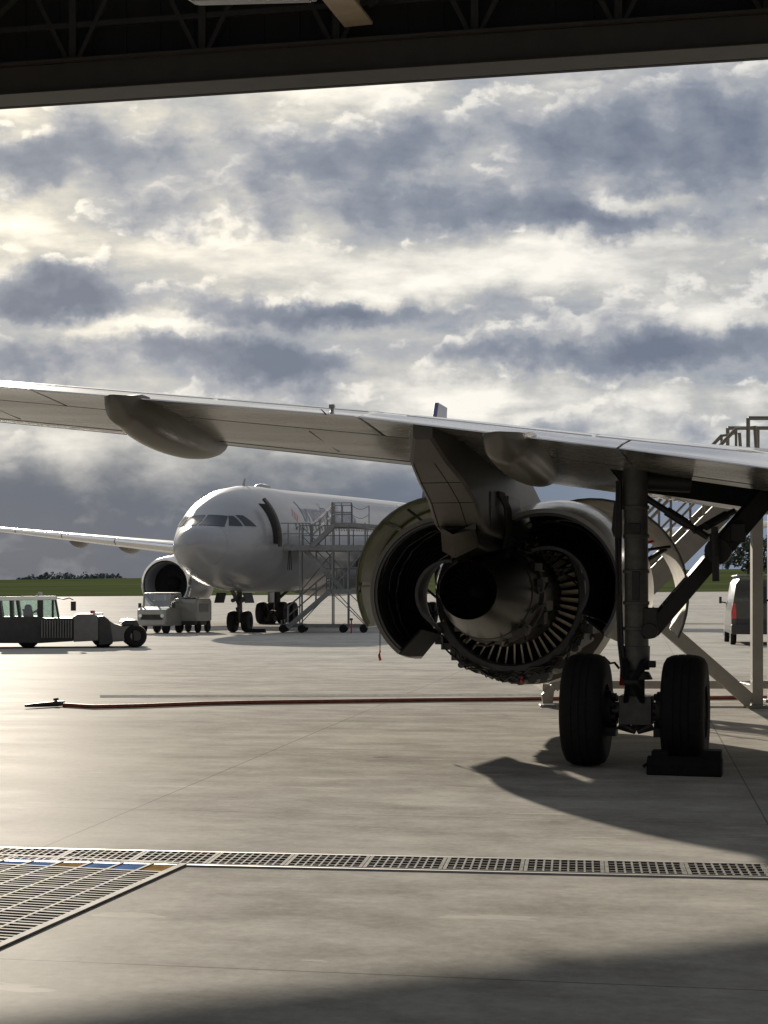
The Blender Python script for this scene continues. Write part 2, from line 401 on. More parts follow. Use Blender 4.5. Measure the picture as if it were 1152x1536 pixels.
# hanging lamp whose lower edge just shows at the top of the picture
a = P(286, 4, 27.); b_ = P(470, -1, 26.0); ax = (b_-a).normalized()
lp = thing('hangar_lamp', 'long unlit strip lamp hanging under the hangar roof', 'lamp', (a+b_)/2)
mb = MB(); mb.beam(a+Vector((0, 0, .09)), b_+Vector((0, 0, .09)), .34, .16); mb.build('housing', M['lamp'], lp, world=True, bevel=.03)
mb = MB(); mb.beam(a+ax*.1+Vector((0, 0, .004)), b_-ax*.1+Vector((0, 0, .004)), .24, .03); mb.build('diffuser', M['lamp'], lp, world=True)
for e in (a+ax*.2, b_-ax*.2):
    mb = MB(); mb.tube(e+Vector((0, 0, .16)), Vector((e.x, e.y, HZ+4.5)), .012, n=6); mb.build('hanger_rod', M['galv'], lp, world=True)

# ================================================================== DRAIN AND GRATINGS
gA, gB = GP(0, 1292), GP(1152, 1318)
ge = (gB-gA).normalized(); gn = Vector((-ge.y, ge.x, 0))
GW = .47
M['water'] = mat('dark_drain_water', (.012, .013, .014), .08, var=.2, spec=.6)
def slab(name, o, e1, e2, l0, l1, w0, w1, z, m, lab):
    mb = MB(); pts = [o+e1*l0+e2*w0, o+e1*l1+e2*w0, o+e1*l1+e2*w1, o+e1*l0+e2*w1]
    mb.add([Vector((p.x, p.y, z)) for p in pts], [(0, 1, 2, 3)])
    return tag(mb.build(name, m), lab, None, kind='structure')
slab('drain_channel', gA, ge, gn, -3.2, 9., 0, GW, .004, M['water'], 'wet dark drain channel across the hangar floor')
L0 = -.16
def make_grate():
    t = thing('drain_grate', 'slotted steel drain grate panel in the long row across the floor', 'grate', (0, 0, 0), 0, 'drain grate panels across the floor')
    W, D = .522, GW
    mb = MB()
    for x in (.012, W-.012): mb.box((x, D/2, .009), (.024, D, .010))
    for y in (.012, D-.012): mb.box((W/2, y, .0092), (W-.048, .018, .010))
    mb.build('frame', M['grate'], t)
    mb = MB(); nb = 9
    for i in range(1, nb):
        mb.box((.020+(W-.040)*i/nb, D/2, .0088), (.013, D-.05, .009))
    for j in range(1, 5):
        mb.box((W/2, D*j/5, .0082), (W-.058, .015, .008))
    mb.build('slots', M['grate'], t)
    return t
g0 = make_grate()
gparts = kids(g0)
for i in range(-3, 15):
    if i == -3: r = g0
    else:
        r = g0.copy(); COL.objects.link(r)
        for c in gparts:
            d = c.copy(); COL.objects.link(d); d.parent = r
    p = gA+ge*(L0+i*.527)
    r.location = (p.x, p.y, 0); r.rotation_euler = (0, 0, math.atan2(ge.y, ge.x))
mb = MB()
for w in (-.02, GW+.02): mb.beam(gA+ge*-3.2+gn*w+Vector((0, 0, .006)), gA+ge*9.+gn*w+Vector((0, 0, .006)), .03, .010)
tag(mb.build('drain_kerb', M['galv']), 'steel edging of the drain channel', None, kind='structure')
# wide floor grating at the left
qA, qB = GP(276, 1298), GP(0, 1421)
qe = (qB-qA).normalized(); qn = Vector((qe.y, -qe.x, 0))
if qn.x > 0: qn = -qn
slab('pit_water', qA, qe, qn, .02, 2.9, .02, 2.2, .0045, M['water'], 'wet pit under the wide floor grating')
t = thing('floor_grating', 'wide slatted steel floor grating with watery reflections at the left', 'grating', ((qA+qe*1.4+qn*1.1).x, (qA+qe*1.4+qn*1.1).y, 0), 0)
Z = Vector((0, 0, .010))
mb = MB()
mb.beam(qA+Z, qA+qe*2.9+Z, .05, .010); mb.beam(qA+qe*.0+qn*.035+Z, qA+qn*2.2+Z, .05, .0095); mb.beam(qA+qn*2.2+Z, qA+qn*2.2+qe*2.9+Z, .05, .010); mb.beam(qA+qe*2.9+Z, qA+qe*2.9+qn*2.2+Z, .05, .0095)
mb.build('frame', M['grate'], t, world=True)
mb = MB()
for i in range(1, 9): mb.beam(qA+qe*(i*.33)+Z, qA+qe*(i*.33)+qn*2.17+Z, .03, .009)
for i in range(1, 11): mb.beam(qA+qn*(i*.205)+Z, qA+qn*(i*.205)+qe*2.87+Z, .02, .0085)
mb.build('bearing_bars', M['grate'], t, world=True)
mb = MB()
for c in range(1, 9):
    for k in range(1, 5): 
        y = c*.33+k*.066; 
        if y > 2.86: continue
        mb.beam(qA+qe*y+Z*.9, qA+qe*y+qn*2.17+Z*.9, .020, .008)
mb.build('slats', M['grate'], t, world=True)

M['bluereflect'] = mat('blue_reflection_paint', (.07, .12, .24), 1., var=.35, vscale=7, spec=0.)  # sky reflections in the wet grating put into plate colours
M['tanreflect'] = mat('tan_reflection_paint', (.20, .135, .065), 1., var=.35, vscale=7, spec=0.)
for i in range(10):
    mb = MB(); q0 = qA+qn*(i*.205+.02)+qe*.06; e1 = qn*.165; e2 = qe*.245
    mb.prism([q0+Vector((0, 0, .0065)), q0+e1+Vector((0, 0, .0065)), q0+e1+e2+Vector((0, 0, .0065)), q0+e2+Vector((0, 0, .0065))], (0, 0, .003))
    mb.build('reflection_plate', M['tanreflect'] if i in (0, 3, 6, 8) else M['bluereflect'], t, world=True)  # plates added to carry the painted blue and tan reflections
# ================================================================== RED HOSE
pts = []
for px, py in ((95, 1061), (140, 1063.5), (200, 1062), (300, 1058.5), (420, 1056), (560, 1054), (700, 1052.5), (820, 1051), (960, 1050), (1100, 1049.5), (1300, 1049)):
    p = GP(px, py); p.z = .035; pts.append(p)
fine = []
for a, b_ in zip(pts, pts[1:]):
    for k in range(6):
        t_ = k/6; q = a.lerp(b_, t_); q.y += .03*math.sin(q.x*2.1); fine.append(q)
fine.append(pts[-1])
t = thing('ground_hose', 'reddish brown hose lying across the concrete with a metal end coupling', 'hose', (pts[0].x, pts[0].y, 0))
MB().path(fine, .034, 10).build('hose', M['concrete_red'], t, world=True)
mb = MB(); c0 = GP(38, 1063); c0.z = .045; c1 = GP(96, 1059.5); c1.z = .05
mb.path([c0, c0.lerp(c1, .3), c0.lerp(c1, .8), c1], [.022, .035, .045, .04], 10); mb.build('nozzle', M['coremetal'], t, world=True)
mb = MB(); c2 = GP(84, 1060); mb.tube((c2.x, c2.y, .05), (c2.x, c2.y, .12), .018, n=8); mb.tube((c2.x-.04, c2.y, .115), (c2.x+.04, c2.y, .125), .018, n=8); mb.build('lever', M['coremetal'], t, world=True)
# flat slot drain strip behind the hose
M['slot'] = mat('slot_drain', (.20, .20, .195), 1., 0., spec=0., var=.3, vscale=9)
mb = MB(); s0, s1 = GP(150, 1046.5), GP(830, 1044)
s2, s3 = GP(830, 1040.5), GP(150, 1043)
for p in (s0, s1, s2, s3): p.z = .004
mb.add([s0, s1, s2, s3], [(0, 1, 2, 3)])
tag(mb.build('slot_drain', M['slot']), 'narrow grey slot drain strip in the concrete', None, kind='structure')

# ================================================================== FOREGROUND AIRLINER
PSI = R_(16)
GX, GY = 2.643, 16.1
Fv = Vector((math.sin(PSI), math.cos(PSI), 0)); Rv = Vector((math.cos(PSI), -math.sin(PSI), 0))
plane = thing('narrow_body_jet', 'near grey jet under maintenance seen from behind its left wing, engine cowls open', 'airliner', (GX, GY, 0), -PSI)
def LY(px, py, ly):       # local point on the pixel ray at forward distance ly
    a = (px-576)/FPX
    Y = (ly+GX*Fv.x+GY*Fv.y)/(a*Fv.x+Fv.y); w = P(px, py, Y)
    d = w-Vector((GX, GY, 0)); return Vector((d.dot(Rv), ly, w.z))
def TE(lx): return (-1.5 if lx > -2.6 else -1.5+(lx+2.6)*.288, interp(lx, [(-13.4, 4.53), (-6.04, 3.89), (-2.6, 3.59), (0, 3.209), (1.4, 2.985), (2.4, 2.83)]))
def LE(lx):
    ch = 2.086+(lx+3.139)*.5076-TE(lx)[0]
    return (2.086+(lx+3.139)*.5076, 3.474-.0854*(lx+3.139)+.038*ch)
TL = [(0, .0), (.04, .003), (.1, .008), (.25, .025), (.4, .045), (.52, .060), (.65, .073), (.75, .078), (.85, .073), (.93, .055), (.98, .03), (1, 0)]
TU = [(0, .0), (.04, .011), (.1, .026), (.2, .046), (.3, .062), (.45, .075), (.6, .078), (.75, .070), (.85, .058), (.93, .042), (.98, .022), (1, 0)]
def wp(lx, c, side, off=0.):
    ty, tz = TE(lx); ly, lz = LE(lx); ch = ly-ty
    th = interp(lx, [(-13.2, .68), (-6, .72), (-2.6, .85), (0, 1.), (2.4, 1.1)])
    z = lerp(tz, lz, c)
    z += (interp(c, TU)*ch*interp(lx, [(-13.2, .8), (-6, .85), (-2.6, .75), (-1, .63), (0, .58), (1.4, .62), (2.4, .62)])+off) if side > 0 else (-interp(c, TL)*ch*th-off)
    return Vector((lx, lerp(ty, ly, c), z))
ST = [2.4, 1.7, 1.1, .5, -.28, -.9, -1.5, -2.1, -2.6, -3.2, -4, -5, -6, -7.2, -8.4, -9.2, -10.4, -11.6, -12.6, -13.1]
CW = [.262, .31, .36, .42, .48, .54, .60, .66, .72, .78, .84, .89, .93, .96, .98, .993, 1.]
mb = MB(); BAYC = (.262, .54)
n = len(CW); vs = []; fs = []
for x in ST: vs += [wp(x, c, 1) for c in CW]
for x in ST: vs += [wp(x, c, -1) for c in CW]
O = len(ST)*n
for i in range(len(ST)-1):
    for j in range(n-1):
        fs.append((i*n+j, i*n+j+1, (i+1)*n+j+1, (i+1)*n+j))
        if ST[i+1] >= -.3 and CW[j] >= .30 and CW[j+1] <= .605: continue
        fs.append((O+i*n+j, O+(i+1)*n+j, O+(i+1)*n+j+1, O+i*n+j+1))
    fs.append((i*n, (i+1)*n, O+(i+1)*n, O+i*n))
fs.append(tuple((len(ST)-1)*n+j for j in range(n))+tuple(O+(len(ST)-1)*n+j for j in range(n-2, -1, -1)))
mb.add(vs, fs); wing = mb.build('wing', M['wing'], plane, ang=40)
# gear bay liner
mb = MB(); ring = []
for x in (2.38, 1.7, 1.1, .5, -.27):
    c0, c1 = .312, .597
    a_, b_ = wp(x, c0, -1), wp(x, c1, -1); up = Vector((0, 0, .26))
    ring.append([a_+Vector((0, 0, .003)), a_+up, b_+up, b_+Vector((0, 0, .003))])
mb.loft(ring, closed=False); mb.add(ring[-1], [(0, 1, 2, 3)])
mb.build('gear_bay', M['black'], wing, recalc=False)  # near-black liner colour carries the shade inside the bay
# control surfaces (real gaps between them)
def surface(name, x0, x1, c1, m, xs_n=6, droop=0.):
    mb = MB(); ring = []
    for k in range(xs_n+1):
        x = lerp(x0, x1, k/xs_n)
        cs = [0, .012, .04, .09, .15, .2, c1]
        up_ = [wp(x, c, 1)+Vector((0, 0, .006 if c == 0 else 0)) for c in cs]; lo = [wp(x, c, -1)-Vector((0, 0, .006 if c == 0 else 0)) for c in cs]
        r = up_+lo[::-1]
        if droop:
            hp = wp(x, c1, -1); r = [Vector((p.x, p.y, p.z-droop*(hp.y-p.y))) for p in r]
        ring.append(r)
    mb.loft(ring); o = mb.build(name, m, wing, ang=40)
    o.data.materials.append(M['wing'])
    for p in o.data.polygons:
        if p.normal.z < -.05: p.material_index = 1  # faces turned down get the darker paint, their shade put into colour
    return o
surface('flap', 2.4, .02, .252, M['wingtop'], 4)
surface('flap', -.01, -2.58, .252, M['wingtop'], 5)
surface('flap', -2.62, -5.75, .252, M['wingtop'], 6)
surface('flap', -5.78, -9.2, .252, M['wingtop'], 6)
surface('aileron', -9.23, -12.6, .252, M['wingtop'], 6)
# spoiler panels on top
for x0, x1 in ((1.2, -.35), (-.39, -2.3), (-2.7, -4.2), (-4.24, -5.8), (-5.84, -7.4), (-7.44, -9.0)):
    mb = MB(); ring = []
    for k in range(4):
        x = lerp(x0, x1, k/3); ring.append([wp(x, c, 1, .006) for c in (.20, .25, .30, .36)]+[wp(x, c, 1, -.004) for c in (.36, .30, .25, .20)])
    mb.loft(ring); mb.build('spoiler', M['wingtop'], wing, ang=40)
# slats at the leading edge
for x0, x1 in ((1.9, -1.3), (-2.75, -5.6), (-5.64, -8.4), (-8.44, -12.4)):
    mb = MB(); ring = []
    for k in range(5):
        x = lerp(x0, x1, k/4)
        ring.append([wp(x, c, 1, .006) for c in (.88, .93, .96, .98, .993)]+[wp(x, 1, 1)+Vector((0, .012, 0))]+[wp(x, c, -1, .006) for c in (.993, .98, .96, .93, .91)])
    mb.loft(ring, closed=False); mb.build('slat', M['chrome'], wing, ang=40)
# underside skin seams and access panels, sitting 2 mm proud
mb = MB()
for c in (.66, .80):
    for i in range(8, len(ST)-2):
        mb.beam(wp(ST[i], c, -1, .002), wp(ST[i+1], c, -1, .002), .012, .004)
for x in (-3.4, -5.4, -6.7, -8.1):
    mb.beam(wp(x, .3, -1, .002), wp(x-.02, .6, -1, .002), .012, .004); mb.beam(wp(x-.02, .6, -1, .003), wp(x-.04, .9, -1, .002), .012, .004)
mb.build('skin_seam', M['geardark'], wing)
for x in (-2.9, -7.9, -10.2): 
    p = wp(x, .0, 1); mb = MB(); mb.tube(p, p+Vector((0, -.16, .03)), .008, .004, 6); mb.build('static_wick', M['plastic'], wing)
p = LY(498, 619, -1.2); p.z -= .02; mb = MB(); mb.tube(p, p+Vector((0, 0, .07)), .02, .02, 8); mb.box(p+Vector((0, 0, .085)), (.05, .05, .035)); mb.build('tip_marker', M['galv'], wing)
mb = MB(); q = wp(1.35, .22, 1, .007); q2 = wp(1.12, .26, 1, .007); mb.add([wp(1.36, .215, 1, .008), wp(1.08, .215, 1, .008), wp(1.02, .25, 1, .008), wp(1.2, .25, 1, .008)], [(0, 1, 2, 3)]); mb.build('stencil_mark', M['decal'], wing)

# flap track fairings
def fairing(lx, y0, y1, w, dep, kind=0):
    mb = MB(); ring = []; N = 20
    for k in range(N+1):
        t_ = k/N; y = lerp(y0, y1, t_)
        ty = TE(lx)[0]; c = max(0.0, (y-ty)/(LE(lx)[0]-ty))
        zt = wp(lx, c, -1).z+.03 if c > 0 else TE(lx)[1]-.02*(ty-y)
        prof = (math.sin(PI*min(1, t_*1.0+.0)**.62))**.55 if 0 < t_ < 1 else 0.05
        hw = max(.02, w/2*prof); dd = max(.03, dep*prof)
        r = []
        for i in range(18):
            a = PI*i/17; r.append(Vector((lx+hw*math.cos(a)*(1 if kind == 0 else 1), y, zt-dd*math.sin(a)**.8)))
        ring.append(r)
    mb.loft(ring); return mb
fairing(-4.86, -2.40, .66, .46, .41).build('flap_track_fairing', M['nacelle'], plane, ang=50)
fairing(-1.08, -1.9, 1.2, .53, .37).build('flap_track_fairing', M['nacelle'], plane, ang=50)
fairing(-8.6, -3.7, -.9, .42, .42).build('flap_track_fairing', M['nacelle'], plane, ang=50)

# pylon
EX = -1.96
mb = MB(); ring = []
# (ly, ztop, zbot, half width)
for y, zt, zb, hw in ((-1.35, 3.50, 3.36, .10), (-1.1, 3.46, 3.14, .20), (-.6, 3.42, 2.98, .25), (-.1, 3.40, 2.80, .27), (.25, 3.38, 2.56, .28), (.45, 3.37, 2.50, .28), (1.2, 3.34, 2.46, .28), (2.2, 3.36, 2.46, .25), (3.2, 3.28, 2.5, .24), (4.1, 3.05, 2.6, .22), (4.9, 2.9, 2.7, .1)):
    zt = min(zt, wp(EX, min(1, max(0, (y+1.5)/(LE(EX)[0]+1.5))), -1).z+.06) if y < 2.4 else zt
    b = .03
    ring.append([Vector((EX-hw, y, zt)), Vector((EX-hw, y, zb+b)), Vector((EX-hw+b, y, zb)), Vector((EX+hw-b, y, zb)), Vector((EX+hw, y, zb+b)), Vector((EX+hw, y, zt))])
mb.loft(ring); pyl = mb.build('pylon', M['pylon'], plane, ang=30)
mb = MB()
prof_ = ((-1.1, 3.14, .20), (-.6, 2.98, .25), (-.1, 2.80, .27), (.25, 2.56, .28), (.45, 2.50, .28))
for f in (-.93, .35):
    for (y0, z0, h0), (y1, z1_, h1) in zip(prof_, prof_[1:]): mb.beam((EX+f*(h0-.03), y0, z0-.001), (EX+f*(h1-.03), y1, z1_-.001), .010, .004)
for y0, z0, h0 in prof_[1:4]: mb.beam((EX-h0+.03, y0, z0-.002), (EX+h0-.03, y0, z0-.002), .010, .004)
for y0, za, zb_, h0 in ((-.6, 3.3, 3.02, .25), (.25, 3.3, 2.6, .28)): mb.beam((EX-h0-.001, y0, za), (EX-h0-.001, y0, zb_), .004, .010)
mb.build('panel_seam', M['black'], pyl)
mb = MB(); ring = []
for y, zt, zb, hw in ((.20, 2.52, 2.50, .20), (.32, 2.50, 2.24, .21), (.9, 2.5, 2.2, .20), (1.8, 2.48, 2.25, .2)):
    ring.append([Vector((EX-hw, y, zt)), Vector((EX-hw, y, zb+.05)), Vector((EX-hw*.3, y, zb-.03)), Vector((EX+hw*.9, y, zb+.09)), Vector((EX+hw, y, zb+.12)), Vector((EX+hw, y, zt))])
mb.loft(ring); mb.build('heat_shield', M['inconel'], pyl, ang=20)
mb = MB()
mb.box((EX+.282, .9, 2.75), (.02, .7, .42)); mb.box((EX+.282, 1.9, 2.8), (.02, .7, .34))
mb.build('access_panel', M['coremetal'], pyl)
mb = MB()
for k in range(4): mb.path([(EX+.30, .9+k*.1, 2.98), (EX+.36, 1.0+k*.1, 2.8), (EX+.34, 1.2+k*.1, 2.55), (EX+.25, 1.4+k*.1, 2.35)], .018, 6)
mb.build('harness', M['geardark'], pyl)

# engine core
E0 = Vector((EX, .69, 1.86)); E1 = Vector((EX-.005, 3.49, 1.783)); EA = (E1-E0).normalized()
def ER(u, r, phi):    # phi from top, positive to the right (+x)
    c = E0+EA*u; return c+Vector((r*math.sin(phi), 0, r*math.cos(phi)))
mb = MB()
mb.lathe([(.95, .50), (1.0, .56), (1.4, .58), (1.42, .62), (1.55, .62), (1.57, .585), (2.1, .60), (2.4, .62), (2.8, .62)], E0, EA, 56)
for k in range(26):
    ph = random.uniform(0, 2*PI); u = random.uniform(1.1, 2.3)
    c = ER(u, .6, ph); mb.box(c, (random.uniform(.06, .16), random.uniform(.12, .3), random.uniform(.06, .14)), rz=random.uniform(-.3, .3))
for k in range(14):
    ph = k*2*PI/14+.1; pp = [ER(1.0+j*.22, .615+.03*math.sin(j*1.7+k), ph+.12*math.sin(j*1.3+k*2.1)) for j in range(8)]
    mb.path(pp, .016, 6)
eng = mb.build('engine', M['coremetal'], plane)
mb = MB(); mb.lathe([(.75, .40), (.02, .325), (0, .335), (.03, .345), (.45, .43), (.9, .535), (1.05, .555)], E0, EA, 64); mb.build('exhaust_nozzle', M['inconel'], eng)
mb = MB(); mb.lathe([(.72, .41), (.70, .14), (.60, .12), (.35, .05), (.30, .0)], E0, EA, 40)
for k in range(40):
    ph = 2*PI*k/40; mb.add([ER(.66, .14, ph), ER(.66, .39, ph), ER(.70, .39, ph+.06), ER(.70, .14, ph+.1)], [(0, 1, 2, 3)])
mb.build('turbine', M['black'], eng)
# fan frame: outlet guide vanes, each one a mesh
proto = None
NV = 46
for k in range(NV):
    ph = 2*PI*k/NV
    mb = MB()
    pts = []
    for r in (.615, .72, .82, .875):
        tw = .05+.03*(r-.62)
        t0, t1 = ph-tw*.28/r, ph+tw*.45/r
        pts.append((ER(2.62, r, t0), ER(2.78, r, t1), ER(2.79, r, t1-.016/r), ER(2.63, r, t0-.016/r)))
    mb.loft([list(q) for q in pts]); mb.build('guide_vane', M['vane'], eng)
mb = MB(); mb.lathe([(3.15, .0), (3.15, .3), (3.12, .9)], E0, EA, 48); mb.build('fan_disc', M['black'], eng)
mb = MB(); mb.lathe([(2.84, .62), (2.84, .2)], E0, EA, 48); mb.build('fan_hub', M['black'], eng)
mb = MB(); mb.lathe([(3.2, .875), (2.42, .88), (2.40, .90), (2.40, .97), (2.46, .985), (2.52, .96), (2.6, .955), (2.62, .99), (2.7, .99), (2.72, .955), (3.05, .955), (3.07, .99), (3.7, .99), (3.7, .9)], E0, EA, 64)
for k in range(34):
    ph = 2*PI*k/34+random.uniform(-.05, .05); u = random.uniform(2.5, 3.4)
    if 2.55 < ph % (2*PI) < 3.75 or random.random() < .5: mb.box(ER(u, 1.0, ph), (random.uniform(.05, .14), random.uniform(.08, .25), random.uniform(.05, .12)))
mb.build('fan_case', M['composite'], eng)
# accessory gearbox and pipe work slung under the fan case
mb = MB(); ring = []
for k in range(15):
    ph = R_(110+k*10)
    rr = 1.04+.05*math.sin(k*1.9)
    ring.append([ER(2.45, .95, ph), ER(2.45, rr, ph), ER(2.75, rr+.06, ph), ER(3.0, rr+.05, ph), ER(3.15, .95, ph)])
mb.loft(ring)
for k in range(30):
    ph = R_(random.uniform(112, 245)); u = random.uniform(2.36, 3.0); c = ER(u, 1.06+random.uniform(-.02, .05), ph)
    if k % 2: mb.box(c, (random.uniform(.07, .2), random.uniform(.1, .3), random.uniform(.06, .12)), rz=random.uniform(-.4, .4))
    else: mb.tube(c-EA*.12, c+EA*.15, random.uniform(.03, .07), n=10)
mb.build('accessory_gearbox', M['composite'], eng)
mb = MB()
for k in range(16):
    p0 = 1.9+random.uniform(-.1, .8)*1.9; u = random.uniform(2.25, 2.45)
    pp = [ER(u+.05*math.sin(j*1.4+k), random.uniform(.96, 1.10), p0+j*.11) for j in range(9)]
    mb.path(pp, random.uniform(.009, .017), 6)
mb.build('pipework', M['geardark'], eng)
mb = MB()
for k in range(12):
    p0 = random.uniform(.4, 1.3); u = 2.3
    pp = [ER(u-.3+j*.1, .70+.028*j+random.uniform(-.01, .01), p0+j*.05*((k % 3)-1)) for j in range(7)]
    mb.path(pp, .011, 6)
mb.build('core_piping', M['geardark'], eng)
# inlet cowl further forward
mb = MB(); mb.lathe([(3.62, 1.0), (3.6, 1.165), (4.2, 1.18), (4.8, 1.10), (5.1, .99), (5.15, .93), (5.1, .89), (4.7, .86), (3.7, .88)], E0, EA, 64); mb.build('inlet_cowl', M['nacelle'], eng)
mb = MB(); mb.lathe([(3.1, .0), (3.6, .22), (3.2, .28)], E0, EA, 32); mb.build('spinner', M['black'], eng)

# hinged half shells (reversers and cowls)
def shell(side, hx, hz, rot, R0, R1, u0, u1, a0, a1, th=.05, nu=6, na=22, inner=False, dR=0., rfun=None):
    mb = MB(); ring = []
    def pt(u, r, phi):
        x = side*r*math.sin(phi)-side*hx; z = r*math.cos(phi)-hz
        s, c = math.sin(side*rot), math.cos(side*rot)
        X = x*c-z*s+side*hx; Zz = x*s+z*c+hz
        o = E0+EA*u; return Vector((o.x+X, o.y, o.z+Zz))
    outer = []
    for i in range(nu+1):
        t_ = i/nu; u = lerp(u0, u1, t_); r = (rfun(t_) if rfun else lerp(R0, R1, t_))+dR
        out = [pt(u, r, lerp(a0, a1, k/na)) for k in range(na+1)]
        inn = [pt(u, r-th, lerp(a0, a1, k/na)) for k in range(na, -1, -1)]
        ring.append(out+inn)
    mb.loft(ring); return mb, pt
def reverser(side, hx, hz, rot, a0, a1, lab=None):
    rf = lambda t_: .93+(.20 if side > 0 else .10)*math.sin(t_*PI/2)**.9
    mb, pt = shell(side, hx, hz, rot, 0, 0, .95, 2.35, a0, a1, .05, rfun=rf, nu=8, na=30)
    o = mb.build('thrust_reverser', M['nacelle_lit'] if side > 0 else M['nacelle'], plane, ang=50)
    mb2, _ = shell(side, hx, hz, rot, 0, 0, .97, 2.33, a0+.02, a1-.02, .03, rfun=rf, dR=-.054, nu=8, na=30); mb2.build('duct_skin', M['duct'], o, ang=50)
    mb3, _ = shell(side, hx, hz, rot, 0, 0, 1.15, 2.3, a0+.05, a1-.03, .04, rfun=lambda t_: (.42 if side < 0 else .5)+.18*t_, nu=6, na=26); mb3.build('inner_wall', M['composite'], o, ang=50)
    mb4 = MB(); na = 30
    inn = [pt(2.2, .60, lerp(a0+.03, a1-.03, k/na)) for k in range(na+1)]; out = [pt(2.2, 1.06, lerp(a0+.03, a1-.03, k/na)) for k in range(na+1)]
    mb4.loft([inn, out], closed=False)
    for k in range(1, 10):
        mb4.loft([[pt(2.14, .62+.045*k, lerp(a0+.03, a1-.03, j/na)) for j in range(na+1)], [pt(2.19, .62+.045*k, lerp(a0+.03, a1-.03, j/na)) for j in range(na+1)]], closed=False)
    mb4.build('blocker_panel', M['black'], o)
    mb5 = MB()
    for a in (a1-.015,):
        q = [pt(1.0, .93, a), pt(1.15, .54, a), pt(2.3, .62, a), pt(2.3, .98, a), pt(1.6, .98, a)]
        d = (pt(1.6, .8, a+.03)-pt(1.6, .8, a)); mb5.prism(q, d)
    mb5.build('latch_beam', M['black'], o)
    mb6 = MB(); pp = [pt(1.1+.02*math.sin(k), .87-.002*k, lerp(a0+.3, a1-.3, k/14)) for k in range(15)]
    mb6.path(pp, .014, 6); pp = [pt(1.3, .80+.01*math.sin(k*2), lerp(a0+.35, a1-.25, k/14)) for k in range(15)]; mb6.path(pp, .010, 6)
    mb6.build('duct_pipe', M['geardark'], o)
    mb7 = MB(); mb7.path([pt(1.9+.012*math.sin(k*1.3), .86+.005*math.sin(k*2.3), lerp(a0+.25, a1-.2, k/26)) for k in range(27)], .011, 6); mb7.build('edge_seal', M['galv'] if side > 0 else M['gear'], o)
    return o, pt
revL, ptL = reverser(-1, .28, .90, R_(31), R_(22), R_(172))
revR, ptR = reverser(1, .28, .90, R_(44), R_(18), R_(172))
def fancowl(side, hx, hz, rot, a0, a1, u0=2.35, u1=3.6, R=1.15):
    mb, pt = shell(side, hx, hz, rot, R, R-(.12 if side < 0 else .24), u0, u1, a0, a1, .02)
    o = mb.build('fan_cowl', M['nacelle'], plane, ang=50)
    mb2, _ = shell(side, hx, hz, rot, R-.023, R-(.143 if side < 0 else .263), u0+.02, u1-.02, a0+.015, a1-.015, .012); mb2.build('inner_skin', M['primer'] if side < 0 else M['sunlitskin'], o, ang=50)
    if side < 0:
        mb3 = MB()
        for u in (u0+.03, (u0+u1)/2, u1-.05):
            mb3.path([pt(u, R-.05-(.12 if side < 0 else .34)*(u-u0)/(u1-u0), lerp(a0+.03, a1-.03, k/20)) for k in range(21)], .02, 6)
        for a in (.25, .5, .8): mb3.beam(pt(u0+.05, R-.06, lerp(a0, a1, a)), pt(u1-.05, R-(.17 if side < 0 else .38), lerp(a0, a1, a)), .03, .04)
        mb3.build('stiffener', M['primer'] if side < 0 else M['sunlitskin'], o)
    return o, pt
cowL, pcL = fancowl(-1, .28, 1.08, R_(48), R_(14), R_(168))
cowR, pcR = fancowl(1, .52, 1.08, R_(52), R_(8), R_(168), u0=2.3, u1=3.6, R=1.22)
# hold-open rods
mb = MB(); mb.tube(pcR(2.5, 1.16, R_(110)), ER(2.55, 1.0, R_(62)), .018, n=8); mb.build('hold_open_rod', M['geardark'], cowR)
mb = MB(); mb.tube(pcR(3.3, 1.16, R_(100)), ER(3.3, 1.0, R_(58)), .018, n=8); mb.build('hold_open_rod', M['red'], cowR)
mb = MB(); mb.tube(pcL(2.5, 1.14, R_(75)), ER(2.55, 1.0, R_(-50)), .018, n=8); mb.build('hold_open_rod', M['geardark'], cowL)
mb = MB(); mb.tube(ptR(1.6, .9, R_(70)), ER(2.4, .95, R_(55)), .016, n=8); mb.build('opening_actuator', M['chrome'], revR)

# main landing gear
mb = MB()
S = [(0, .1, .42), (0, .0, .62)]
mb.tube((.01, 0, 1.25), (.0, .0, 3.2), .125, .125, 28)
mb.tube((.01, 0, 1.02), (.01, 0, 1.27), .135, .140, 28)
for z in (1.45, 1.72, 2.05, 2.42, 2.72): mb.tube((.005, 0, z-.02), (.005, 0, z+.02), .139, n=28)
mb.tube((.01, 0, .55), (.01, 0, 1.05), .085, n=20)
mb.tube((.01, 0, .92), (.01, 0, 1.0), .17, .13, 20)
mb.box((.01, 0, .60), (.34, .30, .30)); mb.tube((-.16, 0, .45), (.0, -.02, .36), .07, .02, 10); mb.tube((.17, 0, .45), (.02, -.02, .36), .07, .02, 10)
mb.tube((.01, 0, .38), (.01, 0, .50), .03, .09, 12)
mb.tube((-.35, 0, .595), (.37, 0, .595), .085, n=20)
gearo = mb.build('landing_gear', M['gear'], plane, bevel=.006)
def tyre_mb(x):
    mb = MB(); prof = [(-.21, .28), (-.215, .36), (-.222, .44), (-.215, .51), (-.19, .555), (-.14, .58), (-.085, .59), (-.082, .58), (-.07, .58), (-.067, .592), (-.008, .595), (-.005, .584), (.007, .584), (.01, .595), (.067, .592), (.07, .58), (.082, .58), (.085, .59), (.14, .58), (.19, .555), (.215, .51), (.222, .44), (.215, .36), (.21, .28)]
    mb.lathe(prof, (x, 0, .592), (1, 0, 0), 64); return mb
